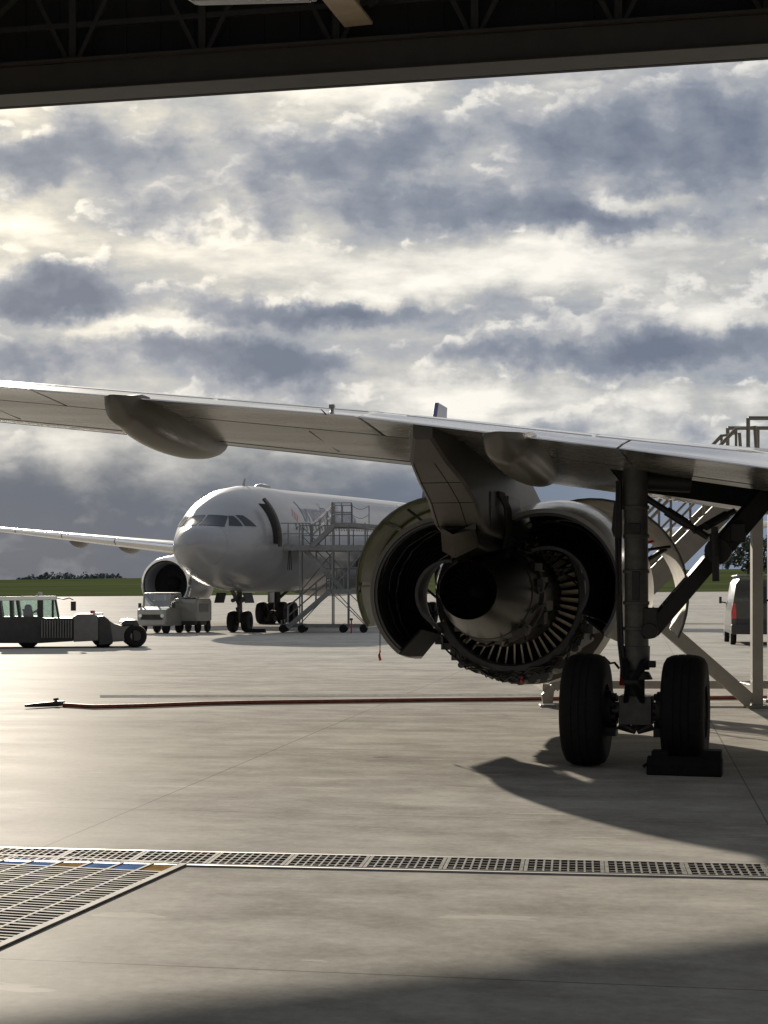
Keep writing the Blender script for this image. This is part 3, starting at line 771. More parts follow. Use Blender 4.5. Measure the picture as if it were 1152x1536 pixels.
for x in (-.515, .515):
    tyre_mb(x).build('tyre', M['rubber'], gearo, ang=40)
    mb = MB(); s = 1 if x > 0 else -1
    mb.lathe([(-.21, .275), (-.19, .285), (-.15, .24), (-.13, .12), (-.16, .1), (-.16, 0.)], (x, 0, .592), (1, 0, 0), 40)
    mb.lathe([(.21, .275), (.19, .285), (.15, .24), (.13, .12), (.16, .1), (.16, 0.)], (x, 0, .592), (1, 0, 0), 40)
    mb.build('wheel_hub', M['gear'], gearo)
    mb = MB(); xi = x-s*.22
    mb.lathe([(-.07, .0), (-.07, .20), (.05, .21), (.05, 0)], (xi, 0, .592), (1, 0, 0), 32)
    for k in range(7): a = 2*PI*k/7; mb.tube((xi-s*.1, .15*math.cos(a), .592+.15*math.sin(a)), (xi, .15*math.cos(a), .592+.15*math.sin(a)), .035, n=10)
    mb.box((xi-s*.02, -.02, .37), (.16, .2, .09)); mb.build('brake', M['geardark'], gearo)
# torque links at the rear of the leg
mb = MB(); mb.tube((-.14, .05, 3.02), (.55, .2, 2.98), .1, n=16); mb.build('trunnion', M['geardark'], gearo)
mb = MB()
for s in (-1, 1):
    mb.beam((s*.10, -.1, 1.12), (s*.03, -.42, .92), .05, .05); mb.beam((s*.10, -.08, .66), (s*.03, -.42, .90), .05, .05)
mb.tube((-.07, -.42, .91), (.07, -.42, .91), .035, n=10); mb.build('torque_link', M['geardark'], gearo)
mb = MB(); a = LY(976, 946, 0); b_ = LY(1150, 742, .6); m_ = a.lerp(b_, .58)
mb.beam(a, m_, .12, .17); mb.beam(m_, b_, .13, .22); mb.tube(m_+Vector((0, -.12, 0)), m_+Vector((0, .14, 0)), .14, n=16); mb.tube(a+Vector((0, -.12, 0)), a+Vector((0, .12, 0)), .085, n=16)
mb.box(LY(977, 930, 0), (.14, .2, .26)); mb.box(lerp(m_, b_, .35)+Vector((.03, 0, -.02)), (.16, .2, .2)); mb.build('side_stay', M['geardark'], gearo, bevel=.01)
mb = MB(); a = LY(966, 745, .0); b_ = LY(1062, 806, .15); c_ = LY(1102, 766, .35)
mb.tube(a, b_, .035, n=10); mb.tube(a.lerp(b_, .35), a.lerp(b_, .7), .05, n=10); mb.tube(LY(1040, 797, .1), c_, .03, n=10); mb.tube(LY(1058, 790, .1), LY(1090, 772, .3), .045, n=10)
mb.build('lock_stay', M['geardark'], gearo)
mb = MB(); a = LY(1072, 790, .12); b_ = LY(1074, 872, .12); mb.beam(a, b_, .07, .06, up=(0, 1, 0)); mb.tube(LY(1071, 800, .12), LY(1073, 835, .12), .05, n=10); mb.build('downlock_spring', M['geardark'], gearo)
mb = MB(); a = LY(933, 740, -.1)
for dx, w in ((-.155, .022), (-.185, .018)):
    mb.path([(dx, -.06, 3.0), (dx-.005, -.08, 2.4), (dx, -.07, 1.8), (dx+.02, -.08, 1.3), (dx+.06, -.09, .95)], w, 8)
mb.build('brake_hose', M['geardark'], gearo)
mb = MB(); mb.tube((-.15, -.05, 1.9), (-.15, -.05, 2.95), .012, n=8); mb.build('hydraulic_pipe', M['chrome'], gearo)
mb = MB()
for z, x in ((1.55, .15), (1.42, .16), (1.08, .17)): mb.box((x, -.02, z), (.08, .1, .07))
mb.box((.02, -.15, 1.9), (.08, .05, .3)); mb.box((.0, -.14, 2.5), (.14, .03, .1)); mb.build('bracket', M['geardark'], gearo, bevel=.008)
# leg door seen edge on and the linkage flap left of the leg
mb = MB(); q = [LY(938, 716, .1), LY(921, 755, .1), LY(917, 795, .1), LY(921, 806, .1), LY(931, 770, .1), LY(945, 735, .1)]
mb.prism(q, (0, .35, 0)); mb.build('gear_door', M['geardark'], gearo)
mb = MB(); mb.tube(LY(936, 985, .1), LY(934, 1028, .1), .035, n=8); mb.build('lock_pin_flag', M['red'], gearo)
mb = MB(); mb.path([LY(905, 985, .3), LY(915, 995, .3), LY(922, 994, .3), LY(929, 1003, .3)], .015, 6); mb.build('bonding_cable', M['geardark'], gearo)

# fuselage, tail and right half of the same jet (outside the frame, but it throws shade and stands beside the wing)
FX = 3.8+.45
mb = MB(); ring = []
def fring(y, r, zc, sq=1.0):
    return [Vector((FX+r*math.cos(2*PI*k/40), y, zc+r*sq*math.sin(2*PI*k/40))) for k in range(40)]
for y, r, zc in ((17.6, .05, 3.2), (17.2, .6, 3.3), (16.4, 1.15, 3.45), (15.2, 1.6, 3.62), (13.5, 1.9, 3.75), (12, 1.975, 3.8), (0, 1.975, 3.8), (-6.0, 1.97, 3.8), (-9, 1.75, 4.0), (-12, 1.4, 4.3), (-15, .95, 4.65), (-18, .5, 4.95), (-20, .2, 5.1)): ring.append(fring(y, r, zc))
mb.loft(ring); fus = mb.build('fuselage', M['white'], plane)
mb = MB(); ring = []
for y, hw, zb in ((5.6, .5, 2.1), (4.6, 1.7, 1.75), (2, 2.05, 1.62), (-1, 2.05, 1.6), (-3.2, 1.7, 1.75), (-4.5, .6, 2.1)):
    ring.append([Vector((FX+hw*math.cos(PI+PI*k/20), y, 2.75+(2.75-zb)*math.sin(PI+PI*k/20))) for k in range(21)])
mb.loft(ring); mb.build('belly_fairing', M['white'], fus)
mb = MB()
for s in (-1, 1):
    ring = []
    for x, y0, y1, z in ((.4, -13.2, -17.3, 5.1), (6.2, -17.0, -18.6, 5.7)):
        ring.append([Vector((FX+s*x, y0, z)), Vector((FX+s*x, lerp(y0, y1, .3), z+.14)), Vector((FX+s*x, y1, z)), Vector((FX+s*x, lerp(y0, y1, .3), z-.14))])
    mb.loft(ring)
mb.build('tailplane', M['wing'], plane)
mb = MB(); mb.loft([[Vector((FX-.15, -11.5, 5.3)), Vector((FX-.15, -17.5, 5.3)), Vector((FX+.15, -17.5, 5.3)), Vector((FX+.15, -11.5, 5.3))], [Vector((FX-.05, -16.8, 11.7)), Vector((FX-.05, -18.8, 11.7)), Vector((FX+.05, -18.8, 11.7)), Vector((FX+.05, -16.8, 11.7))]]); mb.build('tail_fin', M['white'], plane)

# chock
ch = thing('wheel_chock', 'black rubber chock against the right wheel of the near landing gear', 'chock', tuple(Vector((GX, GY, 0))+Rv*.55-Fv*.62), -PSI)
mb = MB(); mb.prism([(-.36, -.10, 0), (-.36, .12, 0), (-.36, .12, .17), (-.36, -.02, .19), (-.36, -.10, .12)], (.74, 0, 0)); mb.build('wedge', M['rubber'], ch, bevel=.015)
mb = MB(); mb.box((.28, .06, .13), (.18, .22, .25)); mb.build('end_block', M['rubber'], ch, bevel=.012)
mb = MB(); mb.box((-.24, .07, .12), (.16, .2, .235)); mb.build('end_block', M['rubber'], ch, bevel=.012)
mb = MB(); mb.path([(-.37, .02, .1), (-.40, -.02, .08), (-.40, .06, .06), (-.37, .05, .1)], .012, 6); mb.build('rope_handle', M['plastic'], ch)

# warning streamers hanging from the engine
def streamer(p, l, label, top):
    t = thing('warning_streamer', label, 'streamer', tuple(p), 0, 'red streamers hanging from the engine cowls')
    mb = MB(); mb.beam(p, p-Vector((0.0, 0, l*top)), .012, .03, up=(0, 1, 0)); mb.build('lanyard', M['plastic'], t, world=True)
    mb = MB(); q = p-Vector((0, 0, l*top)); mb.path([q, q-Vector((.01, 0, l*(1-top)*.5)), q-Vector((-.005, 0, l*(1-top)))], .018, 6); mb.build('ribbon', M['red'], t, world=True)
streamer(P(570, 938, 19.2), .44, 'dark streamer with a red end below the left open cowl', .72)
streamer(P(783, 1014, 19.3), .09, 'short red streamer under the fan case', .2)

# ================================================================== BACKGROUND AIRLINER
TH = R_(166)
N0 = Vector((-8.67, 68.5, 0))
far = thing('wide_body_jet', 'white wide body airliner parked on the apron facing left with open front door', 'airliner', tuple(N0), TH)
FT = [(0, 4.10, 4.02, .04), (.12, 4.42, 3.74, .38), (.4, 4.72, 3.40, .74), (.9, 4.98, 3.04, 1.12), (1.5, 5.18, 2.76, 1.48), (2.0, 5.42, 2.58, 1.72), (2.6, 5.78, 2.42, 1.95), (3.3, 6.20, 2.27, 2.18), (4.2, 6.62, 2.13, 2.38), (5.4, 6.96, 2.02, 2.55), (7.0, 7.18, 1.95, 2.68), (9.0, 7.27, 1.93, 2.74), (12, 7.33, 1.96, 2.76), (20, 7.62, 2.22, 2.76), (30, 7.98, 2.58, 2.76), (38, 8.25, 2.95, 2.74), (44, 8.42, 3.9, 2.45), (50, 8.55, 5.4, 1.75), (55, 8.6, 6.9, .9), (58, 8.5, 7.9, .3)]
def fsec(s):
    return (interp(s, [(a, b) for a, b, c, d in FT]), interp(s, [(a, c) for a, b, c, d in FT]), interp(s, [(a, d) for a, b, c, d in FT])*(.94+.05*sm(s, 2, 9)))
def fp(s, phi, off=0.):      # phi from top; + to starboard (+x)
    t_, b_, w = fsec(s); zc = (t_+b_)/2; h = (t_-b_)/2
    n_ = Vector((math.sin(phi)/max(w, .01), 0, math.cos(phi)/max(h, .01))).normalized()
    return Vector((w*math.sin(phi), -s, zc+h*math.cos(phi)))+n_*off
ss = [0, .05, .12, .25, .4, .65, .9, 1.2, 1.5, 1.75, 2.0, 2.3, 2.6, 2.95, 3.3, 3.75, 4.2, 4.8, 5.4, 6.2, 7, 8, 9, 10.5, 12, 15, 18, 22, 26, 30, 34, 38, 41, 44, 47, 50, 53, 55, 58]
mb = MB(); mb.loft([[fp(s, 2*PI*k/56) for k in range(56)] for s in ss]); fbody = mb.build('fuselage', M['white'], far, ang=60)
def patch(name, s0, s1, p0, p1, m, parent, off=.015, ns=3, npn=6, skew=None):
    mb = MB(); rows = []
    for i in range(ns+1):
        s = lerp(s0, s1, i/ns); rows.append([fp(s, lerp(p0, p1, j/npn), off) for j in range(npn+1)])
    mb.loft(rows, closed=False); return mb.build(name, m, parent, recalc=False)
def phi_z(s, z, side):
    t_, b_, w = fsec(s); zc = (t_+b_)/2; h = (t_-b_)/2; return side*math.acos(max(-1, min(1, (z-zc)/h)))
def pane(quads, name='cockpit_window'):
    mb = MB()
    for (s, z, side), in [(q,) for q in quads]: pass
    return mb
def zpane(name, corners, side, m, parent, off=.02, n=6):
    # corners: (s_bottom_front, s_top_front, s_top_back, s_bottom_back, z_bottom, z_top)
    sbf, stf, stb, sbb, zb, zt = corners; rows = []
    for i in range(n+1):
        v = i/n; z = lerp(zb, zt, v); r = []
        for j in range(n+1):
            u = j/n; s = lerp(lerp(sbf, stf, v), lerp(sbb, stb, v), u); r.append(fp(s, phi_z(s, z, side), off))
        rows.append(r)
    mb = MB(); mb.loft(rows, closed=False); return mb.build(name, m, parent, recalc=False)
def front_pane(side):
    rows = []
    for i in range(6):
        v = i/5; r = []
        for j in range(8):
            u = j/7
            x = side*lerp(.05, lerp(1.02, .92, v), u)
            zz = lerp(4.98, 5.50, v)-.05*u*u
            # find s with surface at this x and z
            lo, hi = .2, 5.5
            for _ in range(40):
                mid = (lo+hi)/2; t_, b_, w = fsec(mid); zc = (t_+b_)/2; h = (t_-b_)/2
                inside = (x/w)**2+((zz-zc)/h)**2 < 1
                if inside: hi = mid
                else: lo = mid
            p = Vector((x, -hi, zz)); r.append(p+Vector((side*.006, .02, .012)))
        rows.append(r)
    mb = MB(); mb.loft(rows, closed=False); return mb.build('cockpit_window', M['darkglass'], fbody, recalc=False)
for sd in (-1, 1):
    front_pane(sd)
    zpane('cockpit_window', (1.95, 2.45, 2.62, 2.62, 4.98, 5.46), sd, M['darkglass'], fbody)
    zpane('cockpit_window', (2.74, 2.74, 3.05, 3.45, 5.0, 5.50), sd, M['darkglass'], fbody)
# radome seam
mb = MB(); mb.path([fp(1.3+.25*math.cos(2*PI*k/48), 2*PI*k/48, .002) for k in range(49)], .008, 4); mb.build('radome_seam', M['galv'], fbody)
# open front left door
def zband(s, z0, z1, n): return [fp(s, phi_z(s, lerp(z0, z1, k/n), -1), 0) for k in range(n+1)]
mb = MB(); rows = []
for s in (4.75, 4.95, 5.15, 5.35): rows.append([fp(s, phi_z(s, lerp(4.25, 6.15, k/8), -1), .02) for k in range(9)])
mb.loft(rows, closed=False); mb.build('doorway_shade_patch', M['black'], fbody, recalc=False)  # dark patch on the skin stands in for the shaded door opening
mb = MB(); r1 = []
for s, of in ((4.42, .40), (4.55, .42), (4.68, .38)):
    pts_ = [fp(s, phi_z(5.2, lerp(4.2, 6.2, k/8), -1), of) for k in range(9)]; r1.append(pts_+[fp(s, phi_z(5.2, lerp(4.2, 6.2, k/8), -1), of+.1) for k in range(8, -1, -1)])
mb.loft(r1); mb.build('cabin_door', M['coremetal'], far)
# cabin windows and door outline
for k in range(38):
    s = 7.6+k*.53
    if 13.2 < s < 14.0: continue
    zc = 5.18+.036*max(0, s-8); zpane('cabin_window', (s, s, s+.23, s+.23, zc-.17, zc+.17), -1, M['darkglass'], fbody, .012, 2)
mb = MB()
for s0, s1 in ((13.3, 14.0),):
    pp = [fp(s0, phi_z(s0, z, -1), .01) for z in (4.6, 5.2, 5.8, 6.4)]+[fp(s1, phi_z(s1, z, -1), .01) for z in (6.4, 5.8, 5.2, 4.6)]; mb.path(pp, .02, 4)
mb.build('door_outline', M['galv'], fbody)
# lettering on the port side
def lettering(txt, s0, z0, size, m, name):
    cu = bpy.data.curves.new(name, 'FONT'); cu.body = txt; cu.size = size; cu.resolution_u = 2; cu.space_character = 1.05
    ob = bpy.data.objects.new(name, cu); COL.objects.link(ob)
    bpy.context.view_layer.update()
    me = bpy.data.meshes.new_from_object(ob.evaluated_get(bpy.context.evaluated_depsgraph_get()))
    bpy.data.objects.remove(ob); bpy.data.curves.remove(cu)
    bm = bmesh.new(); bm.from_mesh(me); bmesh.ops.triangulate(bm, faces=bm.faces); bmesh.ops.subdivide_edges(bm, edges=[e for e in bm.edges if e.calc_length() > .25], cuts=1)
    for v in bm.verts:
        s = s0+v.co.x; z = z0+v.co.y+.036*max(0, s-8); v.co = fp(s, phi_z(s, z, -1), .02)
    bm.to_mesh(me); bm.free(); me.name = name
    o = bpy.data.objects.new(name, me); COL.objects.link(o); me.materials.append(m); o.parent = fbody; INV[o.name] = INV[fbody.name]; return o
lettering('brussels airlines', 9.2, 5.45, 1.5, M['ink'], 'lettering')
mb = MB()
for i, j in [(a, b) for a in range(-2, 3) for b in range(-3, 4) if abs(a)+abs(b)*.7 < 2.7 and (a+b) % 2 == 0]:
    s = 8.1+i*.16; z = 5.75+j*.13; c = fp(s, phi_z(s, z, -1), .02)
    ring = [fp(s+.07*math.cos(2*PI*k/8), phi_z(s, z+.07*math.sin(2*PI*k/8), -1), .02) for k in range(8)]
    mb.add(ring, [tuple(range(8))])
mb.build('emblem', M['reddot'], fbody, recalc=False)
# aerials
mb = MB(); p = fp(7.3, 0); mb.prism([p+Vector((0, .22, -.03)), p+Vector((0, -.12, -.03)), p+Vector((0, -.25, .38)), p+Vector((0, -.12, .38))], (.03, 0, 0)); mb.build('aerial', M['galv'], fbody)
mb = MB(); p = fp(10.2, 0); mb.loft([[p+Vector((.4*sx*math.cos(a), .9*sx*math.sin(a), zz)) for a in [2*PI*k/16 for k in range(16)]] for sx, zz in ((1, -.05), (.8, .12), (.3, .2))]); mb.build('satcom_dome', M['galv'], fbody)
# wings
def awing(sd):
    def le(x): return 19.6+(x-2.8)*.565
    def te(x): return interp(x, [(2.4, 31.2), (10, 32.0), (30, 38.0), (32.4, 38.9)])
    rings = []
    for x in (2.0, 4, 7, 10, 14, 18, 22, 26, 29.6, 32.4):
        l, e_ = le(x), te(x); c = e_-l; z = 3.75+.106*(x-2.8); th = interp(x, [(2, .13), (10, .105), (30, .095)])*c
        r = []
        for f, u in ((0, 0), (.02, .25), (.08, .42), (.25, .55), (.5, .52), (.8, .22), (1, .02)): r.append(Vector((sd*x, -(l+f*c), z+u*th+.035*c*(1-f)*.6)))
        for f, u in ((1, -.02), (.8, -.12), (.5, -.36), (.25, -.42), (.08, -.32), (.02, -.18)): r.append(Vector((sd*x, -(l+f*c), z+u*th+.035*c*(1-f)*.6)))
        rings.append(r)
    mb = MB(); mb.loft(rings); w = mb.build('wing', M['wing'], far, ang=40)
    for x0, x1 in ((3.6, 8.4), (10.4, 15.5), (15.6, 20.6), (20.7, 25.4), (25.5, 29.3)):
        mb = MB(); rr = []
        for k in range(5):
            x = lerp(x0, x1, k/4); l, e_ = le(x), te(x); c = e_-l; z = 3.75+.106*(x-2.8); th = interp(x, [(2, .13), (10, .105), (30, .095)])*c
            q = []
            for f, u in ((.10, .455), (.04, .36), (.0, .02), (.03, -.25), (.06, -.30)): q.append(Vector((sd*x, -(l+f*c)+.03, z+u*th+.021*c*(1-f)+(.012 if u > 0 else -.012))))
            rr.append(q)
        mb.loft(rr, closed=False); mb.build('slat', M['chrome'], w, ang=60)
    for x in (6.2, 12.5, 17, 21.5):
        mb = MB(); rr = []; l, e_ = le(x), te(x)
        for k in range(11):
            t_ = k/10; f = lerp(.45, 1.12, t_); y = l+f*(e_-l); pr = math.sin(PI*t_)**.6 if 0 < t_ < 1 else .05; z = 3.75+.106*(x-2.8)-.02
            rr.append([Vector((sd*x+.28*pr*math.cos(a), -y, z-.02-.62*pr*max(0, -math.sin(a))*1.0+.1*pr*max(0, math.sin(a)))) for a in [2*PI*i/14 for i in range(14)]])
        mb.loft(rr); mb.build('flap_track_fairing', M['wing'], w, ang=60)
    # winglet
    mb = MB(); mb.prism([Vector((sd*32.35, -36.6, 6.95)), Vector((sd*32.35, -38.8, 6.95)), Vector((sd*33.1, -40., 8.6)), Vector((sd*33.1, -39.0, 8.6))], (sd*.08, 0, 0)); mb.build('winglet', M['white'], w)
    # engine nacelle
    c0 = Vector((sd*8.75, -18.6, 2.45))
    mb = MB(); mb.lathe([(1.6, 1.16), (.5, 1.22), (.15, 1.28), (.03, 1.36), (0, 1.42), (.05, 1.48), (.3, 1.56), (1.0, 1.66), (2.0, 1.69), (3.2, 1.6), (4.6, 1.3), (4.65, 1.2), (4.0, .9)], c0, (0, -1, .01), 48); e = mb.build('engine', M['white'], far)
    mb = MB(); mb.lathe([(.62, 1.225), (.12, 1.30), (.0, 1.37), (-.02, 1.43), (.04, 1.50), (.22, 1.555)], c0, (0, -1, .01), 48); mb.build('inlet_lip', M['chrome'], e)
    mb = MB(); mb.lathe([(1.3, 1.2), (1.35, .45), (1.0, .3), (.7, .0)], c0, (0, -1, .01), 40); mb.build('fan', M['black'], e)
    mb = MB(); mb.lathe([(4.0, .95), (5.2, .75), (6.0, .45), (6.6, .1)], c0, (0, -1, .01), 32); mb.build('exhaust_nozzle', M['inconel'], e)
    mb = MB(); mb.prism([Vector((sd*8.75-.25, -19.4, 4.0)), Vector((sd*8.75-.25, -22.5, 4.6)), Vector((sd*8.75-.25, -27.5, 4.2)), Vector((sd*8.75-.25, -24.2, 3.6)), Vector((sd*8.75-.25, -22, 3.2))], (.5, 0, 0)); mb.build('pylon', M['white'], e)
for sd in (1, -1): awing(sd)
mb = MB(); rr = []
for y, w, zb in ((17.5, 1.2, 2.1), (20, 2.75, 1.75), (24, 2.95, 1.75), (29, 2.95, 1.95), (33, 2.5, 2.4), (35, 1.2, 2.9)):
    rr.append([Vector((w*math.cos(PI+PI*k/20), -y, 3.4+(3.4-zb)*math.sin(PI+PI*k/20))) for k in range(21)])
mb.loft(rr); mb.build('belly_fairing', M['white'], fbody)
# tail
def slab_tail(pts_, th, name, m, parent):
    mb = MB(); a = [Vector((-th/2, y, z)) for y, z in pts_]; mb.prism(a, (th, 0, 0)); return mb.build(name, m, parent, bevel=.05)
slab_tail([(-47.6, 8.2), (-54.0, 8.4), (-56.2, 16.85), (-52.8, 16.85)], .34, 'tail_fin', M['purple'], far)
mb = MB()
for s in (-1, 1):
    mb.loft([[Vector((s*.5, -50.0, 7.4)), Vector((s*.5, -52.5, 7.65)), Vector((s*.5, -56.0, 7.4)), Vector((s*.5, -52.5, 7.2))], [Vector((s*9.7, -56.0, 8.5)), Vector((s*9.7, -56.8, 8.58)), Vector((s*9.7, -58.2, 8.5)), Vector((s*9.7, -56.8, 8.42))]])
mb.build('tailplane', M['white'], far)
# gear
def tyre(c, r, w, n=32):
    mb = MB(); mb.lathe([(-w/2, r*.45), (-w/2*1.02, r*.75), (-w/2*.9, r*.93), (-w/2*.55, r*.995), (0, r), (w/2*.55, r*.995), (w/2*.9, r*.93), (w/2*1.02, r*.75), (w/2, r*.45)], c, (1, 0, 0), n)
    mb.lathe([(-w/2, r*.46), (-w*.3, r*.3), (-w*.3, 0)], c, (1, 0, 0), 20); mb.lathe([(w/2, r*.46), (w*.3, r*.3), (w*.3, 0)], c, (1, 0, 0), 20); return mb
mb = MB(); mb.tube((0, -6.7, .5), (0, -6.62, 2.2), .13, n=16); mb.tube((0, -6.7, .5), (0, -6.7, 1.15), .09, n=12); mb.tube((-.4, -6.7, .53), (.4, -6.7, .53), .08, n=12)
mb.beam((0, -6.7, 1.3), (0, -5.3, 2.2), .14, .14); mb.beam((.15, -6.6, 1.2), (.15, -6.9, .75), .06, .06); mb.box((0, -6.55, 1.62), (.5, .25, .22)); mb.tube((-.25, -6.45, 1.55), (-.25, -6.35, 1.55), .1, n=12); mb.tube((.25, -6.45, 1.55), (.25, -6.35, 1.55), .1, n=12)
ng = mb.build('nose_gear', M['gear'], far)
for x in (-.36, .36): tyre(Vector((x, -6.7, .525)), .525, .36).build('tyre', M['rubber'], ng)
mb = MB()
for s in (-1, 1): mb.box((s*.72, -5.9, 1.68), (.04, 1.3, .5), m=Matrix.Rotation(s*-.25, 3, 'Y'))
mb.build('gear_door', M['geardark'], ng)
for s in (-1, 1):
    mb = MB(); x = s*5.3; mb.tube((x, -28.9, .9), (x-s*.15, -28.7, 3.8), .2, n=16); mb.beam((x, -27.7, .75), (x, -30.1, .75), .2, .22); mb.beam((x, -28.9, 1.5), (x-s*1.9, -28.9, 3.1), .16, .16)
    for y in (-27.9, -29.9): mb.tube((x-.7, y, .72), (x+.7, y, .72), .1, n=12)
    g = mb.build('main_gear', M['geardark'], far)
    for y in (-27.9, -29.9):
        for dx in (-.68, .68): tyre(Vector((x+dx, y, .7)), .7, .52).build('tyre', M['rubber'], g)
    mb = MB(); mb.box((x+s*.35, -28.8, 2.3), (.06, 1.3, 1.9)); mb.build('gear_door', M['white'], g)
# nose and main wheel chocks
for nm, lab, (lx, ly_) in (('wheel_chock', 'low yellowish chock beside the far airliner nose wheels', (-.95, -6.3)), ('wheel_chock', 'low chock in front of the far airliner main wheels', (5.3, -26.95))):
    q = Matrix.Rotation(TH, 3, 'Z') @ Vector((lx, ly_, 0))+N0
    c = thing(nm, lab, 'chock', tuple(q), TH, 'chocks under the far airliner'); mb = MB(); mb.prism([(-.5, -.12, 0), (-.5, .12, 0), (-.5, .0, .18)], (1., 0, 0)); mb.build('wedge', M['rubber'], c)

# ================================================================== ACCESS DOCK BESIDE THE FAR AIRLINER
def W75(px, py, d=75.): return P(px, py, d)
dock = thing('access_dock', 'tall grey wheeled scaffold dock with zigzag stairs at the far airliner door', 'scaffold', (P(495, 950, 75).x, 75, 0))
D0, D1 = 73.6, 76.0
def dpt(px, z, d): return Vector(((px-576)/FPX*75., d, z))
def zpx(y): return HC+(YH-y)/FPX*75.
z1, z2, zm = zpx(819), zpx(786), zpx(884)
mb = MB(); mb.prism([dpt(398, z1, D0), dpt(575, z1, D0), dpt(575, z1-.26, D0), dpt(398, z1-.26, D0)], (0, D1-D0, 0)); mb.build('platform', M['galvdark'], dock, world=True)
mb = MB(); mb.prism([dpt(497, z2, D0), dpt(528, z2, D0), dpt(572, z2-.12, D0), dpt(572, z2-.3, D0), dpt(528, z2-.2, D0), dpt(497, z2-.2, D0)], (0, 2., 0)); mb.build('upper_platform', M['galvdark'], dock, world=True)
mb = MB(); mb.prism([dpt(490, zm, D0), dpt(566, zm, D0), dpt(566, zm-.22, D0), dpt(490, zm-.22, D0)], (0, 1.3, 0)); mb.build('landing', M['galvdark'], dock, world=True)
for px, zt, bot in ((425, .62, .3), (452, z1, .3), (500, z2+1., .3), (523, z2, .3), (548, z2, .3)):
    for d in (D0+.06, D1-.06):
        mb = MB(); mb.beam(dpt(px, bot, d), dpt(px, zt, d), .06, .06); mb.build('post', M['galvdark'], dock, world=True)
mb = MB()
mb.beam(dpt(424, .32, D0+.1), dpt(552, .32, D0+.1), .1, .12); mb.beam(dpt(424, .32, D1-.1), dpt(552, .32, D1-.1), .1, .12)
for px in (424, 456, 517, 552): mb.beam(dpt(px, .33, D0), dpt(px, .33, D1), .09, .1)
mb.build('base_frame', M['galvdark'], dock, world=True)
for px in (427, 455, 516, 546):
    for d in (D0+.05, D1-.05):
        c = dpt(px, .2, d); mb = MB(); mb.lathe([(-.06, .08), (-.06, .17), (-.03, .2), (.03, .2), (.06, .17), (.06, .08)], c, (0, 1, 0), 20); mb.lathe([(-.05, .09), (-.05, 0)], c, (0, 1, 0), 12); mb.tube(c, c+Vector((0, 0, .2)), .04, n=8); mb.build('castor', M['rubber'], dock, world=True)
def stair(root, a, b_, width, nst, m, wdir=(0, 1, 0), rail=True, sw=.05, sh=.22, tread_d=.24):
    wv = Vector(wdir)
    for o in (0, width):
        mb = MB(); mb.beam(a+wv*o, b_+wv*o, sw, sh); mb.build('stringer', m, root, world=True)
    run = (b_-a); hr = Vector((run.x, run.y, 0)).normalized()
    mb = MB()
    for k in range(1, nst):
        c = a.lerp(b_, k/nst)+wv*(width/2); mb.beam(c-wv*(width/2-.03), c+wv*(width/2-.03), tread_d, .03)
    mb.build('tread', m, root, world=True)
    if rail:
        for o in (0, width):
            mb = MB(); up = Vector((0, 0, 1.)); mb.tube(a+wv*o+up, b_+wv*o+up, .024, n=8); mb.tube(a+wv*o+up*.55, b_+wv*o+up*.55, .02, n=8)
            for k in range(4): c = a.lerp(b_, k/3)+wv*o; mb.tube(c, c+up, .022, n=8)
            mb.build('handrail', m, root, world=True)
stair(dock, dpt(434, .25, D0-.1), dpt(496, zm-.1, D0-.1), .9, 9, M['galvdark'])
stair(dock, dpt(516, zm-.05, D0+.35), dpt(455, z1-.1, D0+.35), .9, 9, M['galvdark'])
stair(dock, dpt(470, z1-.05, D0-.05), dpt(503, z2-.08, D0-.05), .9, 5, M['galvdark'])
def railing(root, pts_, h, m, posts=3, mid=True, r=.025, sag=0.):
    mb = MB()
    for a, b_ in zip(pts_, pts_[1:]):
        for hh in ((h, h*.52) if mid else (h,)):
            if sag:
                mb.path([a.lerp(b_, k/8)+Vector((0, 0, hh-sag*math.sin(PI*k/8))) for k in range(9)], r*.6, 6)
            else: mb.tube(a+Vector((0, 0, hh)), b_+Vector((0, 0, hh)), r, n=8)
        for k in range(posts+1): c = a.lerp(b_, k/posts); mb.tube(c, c+Vector((0, 0, h)), r, n=8)
    mb.build('railing', m, root, world=True)
railing(dock, [dpt(402, z1, D0), dpt(468, z1, D0)], 1.05, M['galvdark'], 4)
railing(dock, [dpt(402, z1, D1), dpt(572, z1, D1)], 1.05, M['galvdark'], 8)
railing(dock, [dpt(402, z1, D1), dpt(402, z1, D1-.7)], 1.05, M['galvdark'], 1)
railing(dock, [dpt(499, z2, D0), dpt(528, z2, D0)], .95, M['galvdark'], 2)
railing(dock, [dpt(499, z2, D0+1.9), dpt(528, z2, D0+1.9), dpt(528, z2, D0)], .95, M['galvdark'], 2)
railing(dock, [dpt(528, z2-.05, D0), dpt(554, z2-.08, D0)], .9, M['galvdark'], 1, sag=.2)
railing(dock, [dpt(490, zm, D0+1.25), dpt(566, zm, D0+1.25)], 1., M['galvdark'], 5)
mb = MB()
mb.tube(dpt(452, .4, D0), dpt(500, zm, D0), .025, n=6); mb.tube(dpt(500, zm-.2, D0), dpt(548, .4, D0), .025, n=6); mb.tube(dpt(523, zm-.2, D1), dpt(568, .5, D1), .025, n=6); mb.tube(dpt(548, .4, D1), dpt(500, zm, D1), .025, n=6)
mb.tube(dpt(452, zm, D1), dpt(500, z1-.2, D1), .025, n=6); mb.tube(dpt(500, zm, D0), dpt(548, z1-.2, D0), .025, n=6)
mb.build('cross_brace', M['galvdark'], dock, world=True)
mb = MB()
for dx in (-3, 0, 3): mb.tube(dpt(437+dx*.4, z1-.2, D0+.1), dpt(437+dx, z1-1.2, D0+.15), .02, n=6)
mb.build('hanging_chain', M['geardark'], dock, world=True)
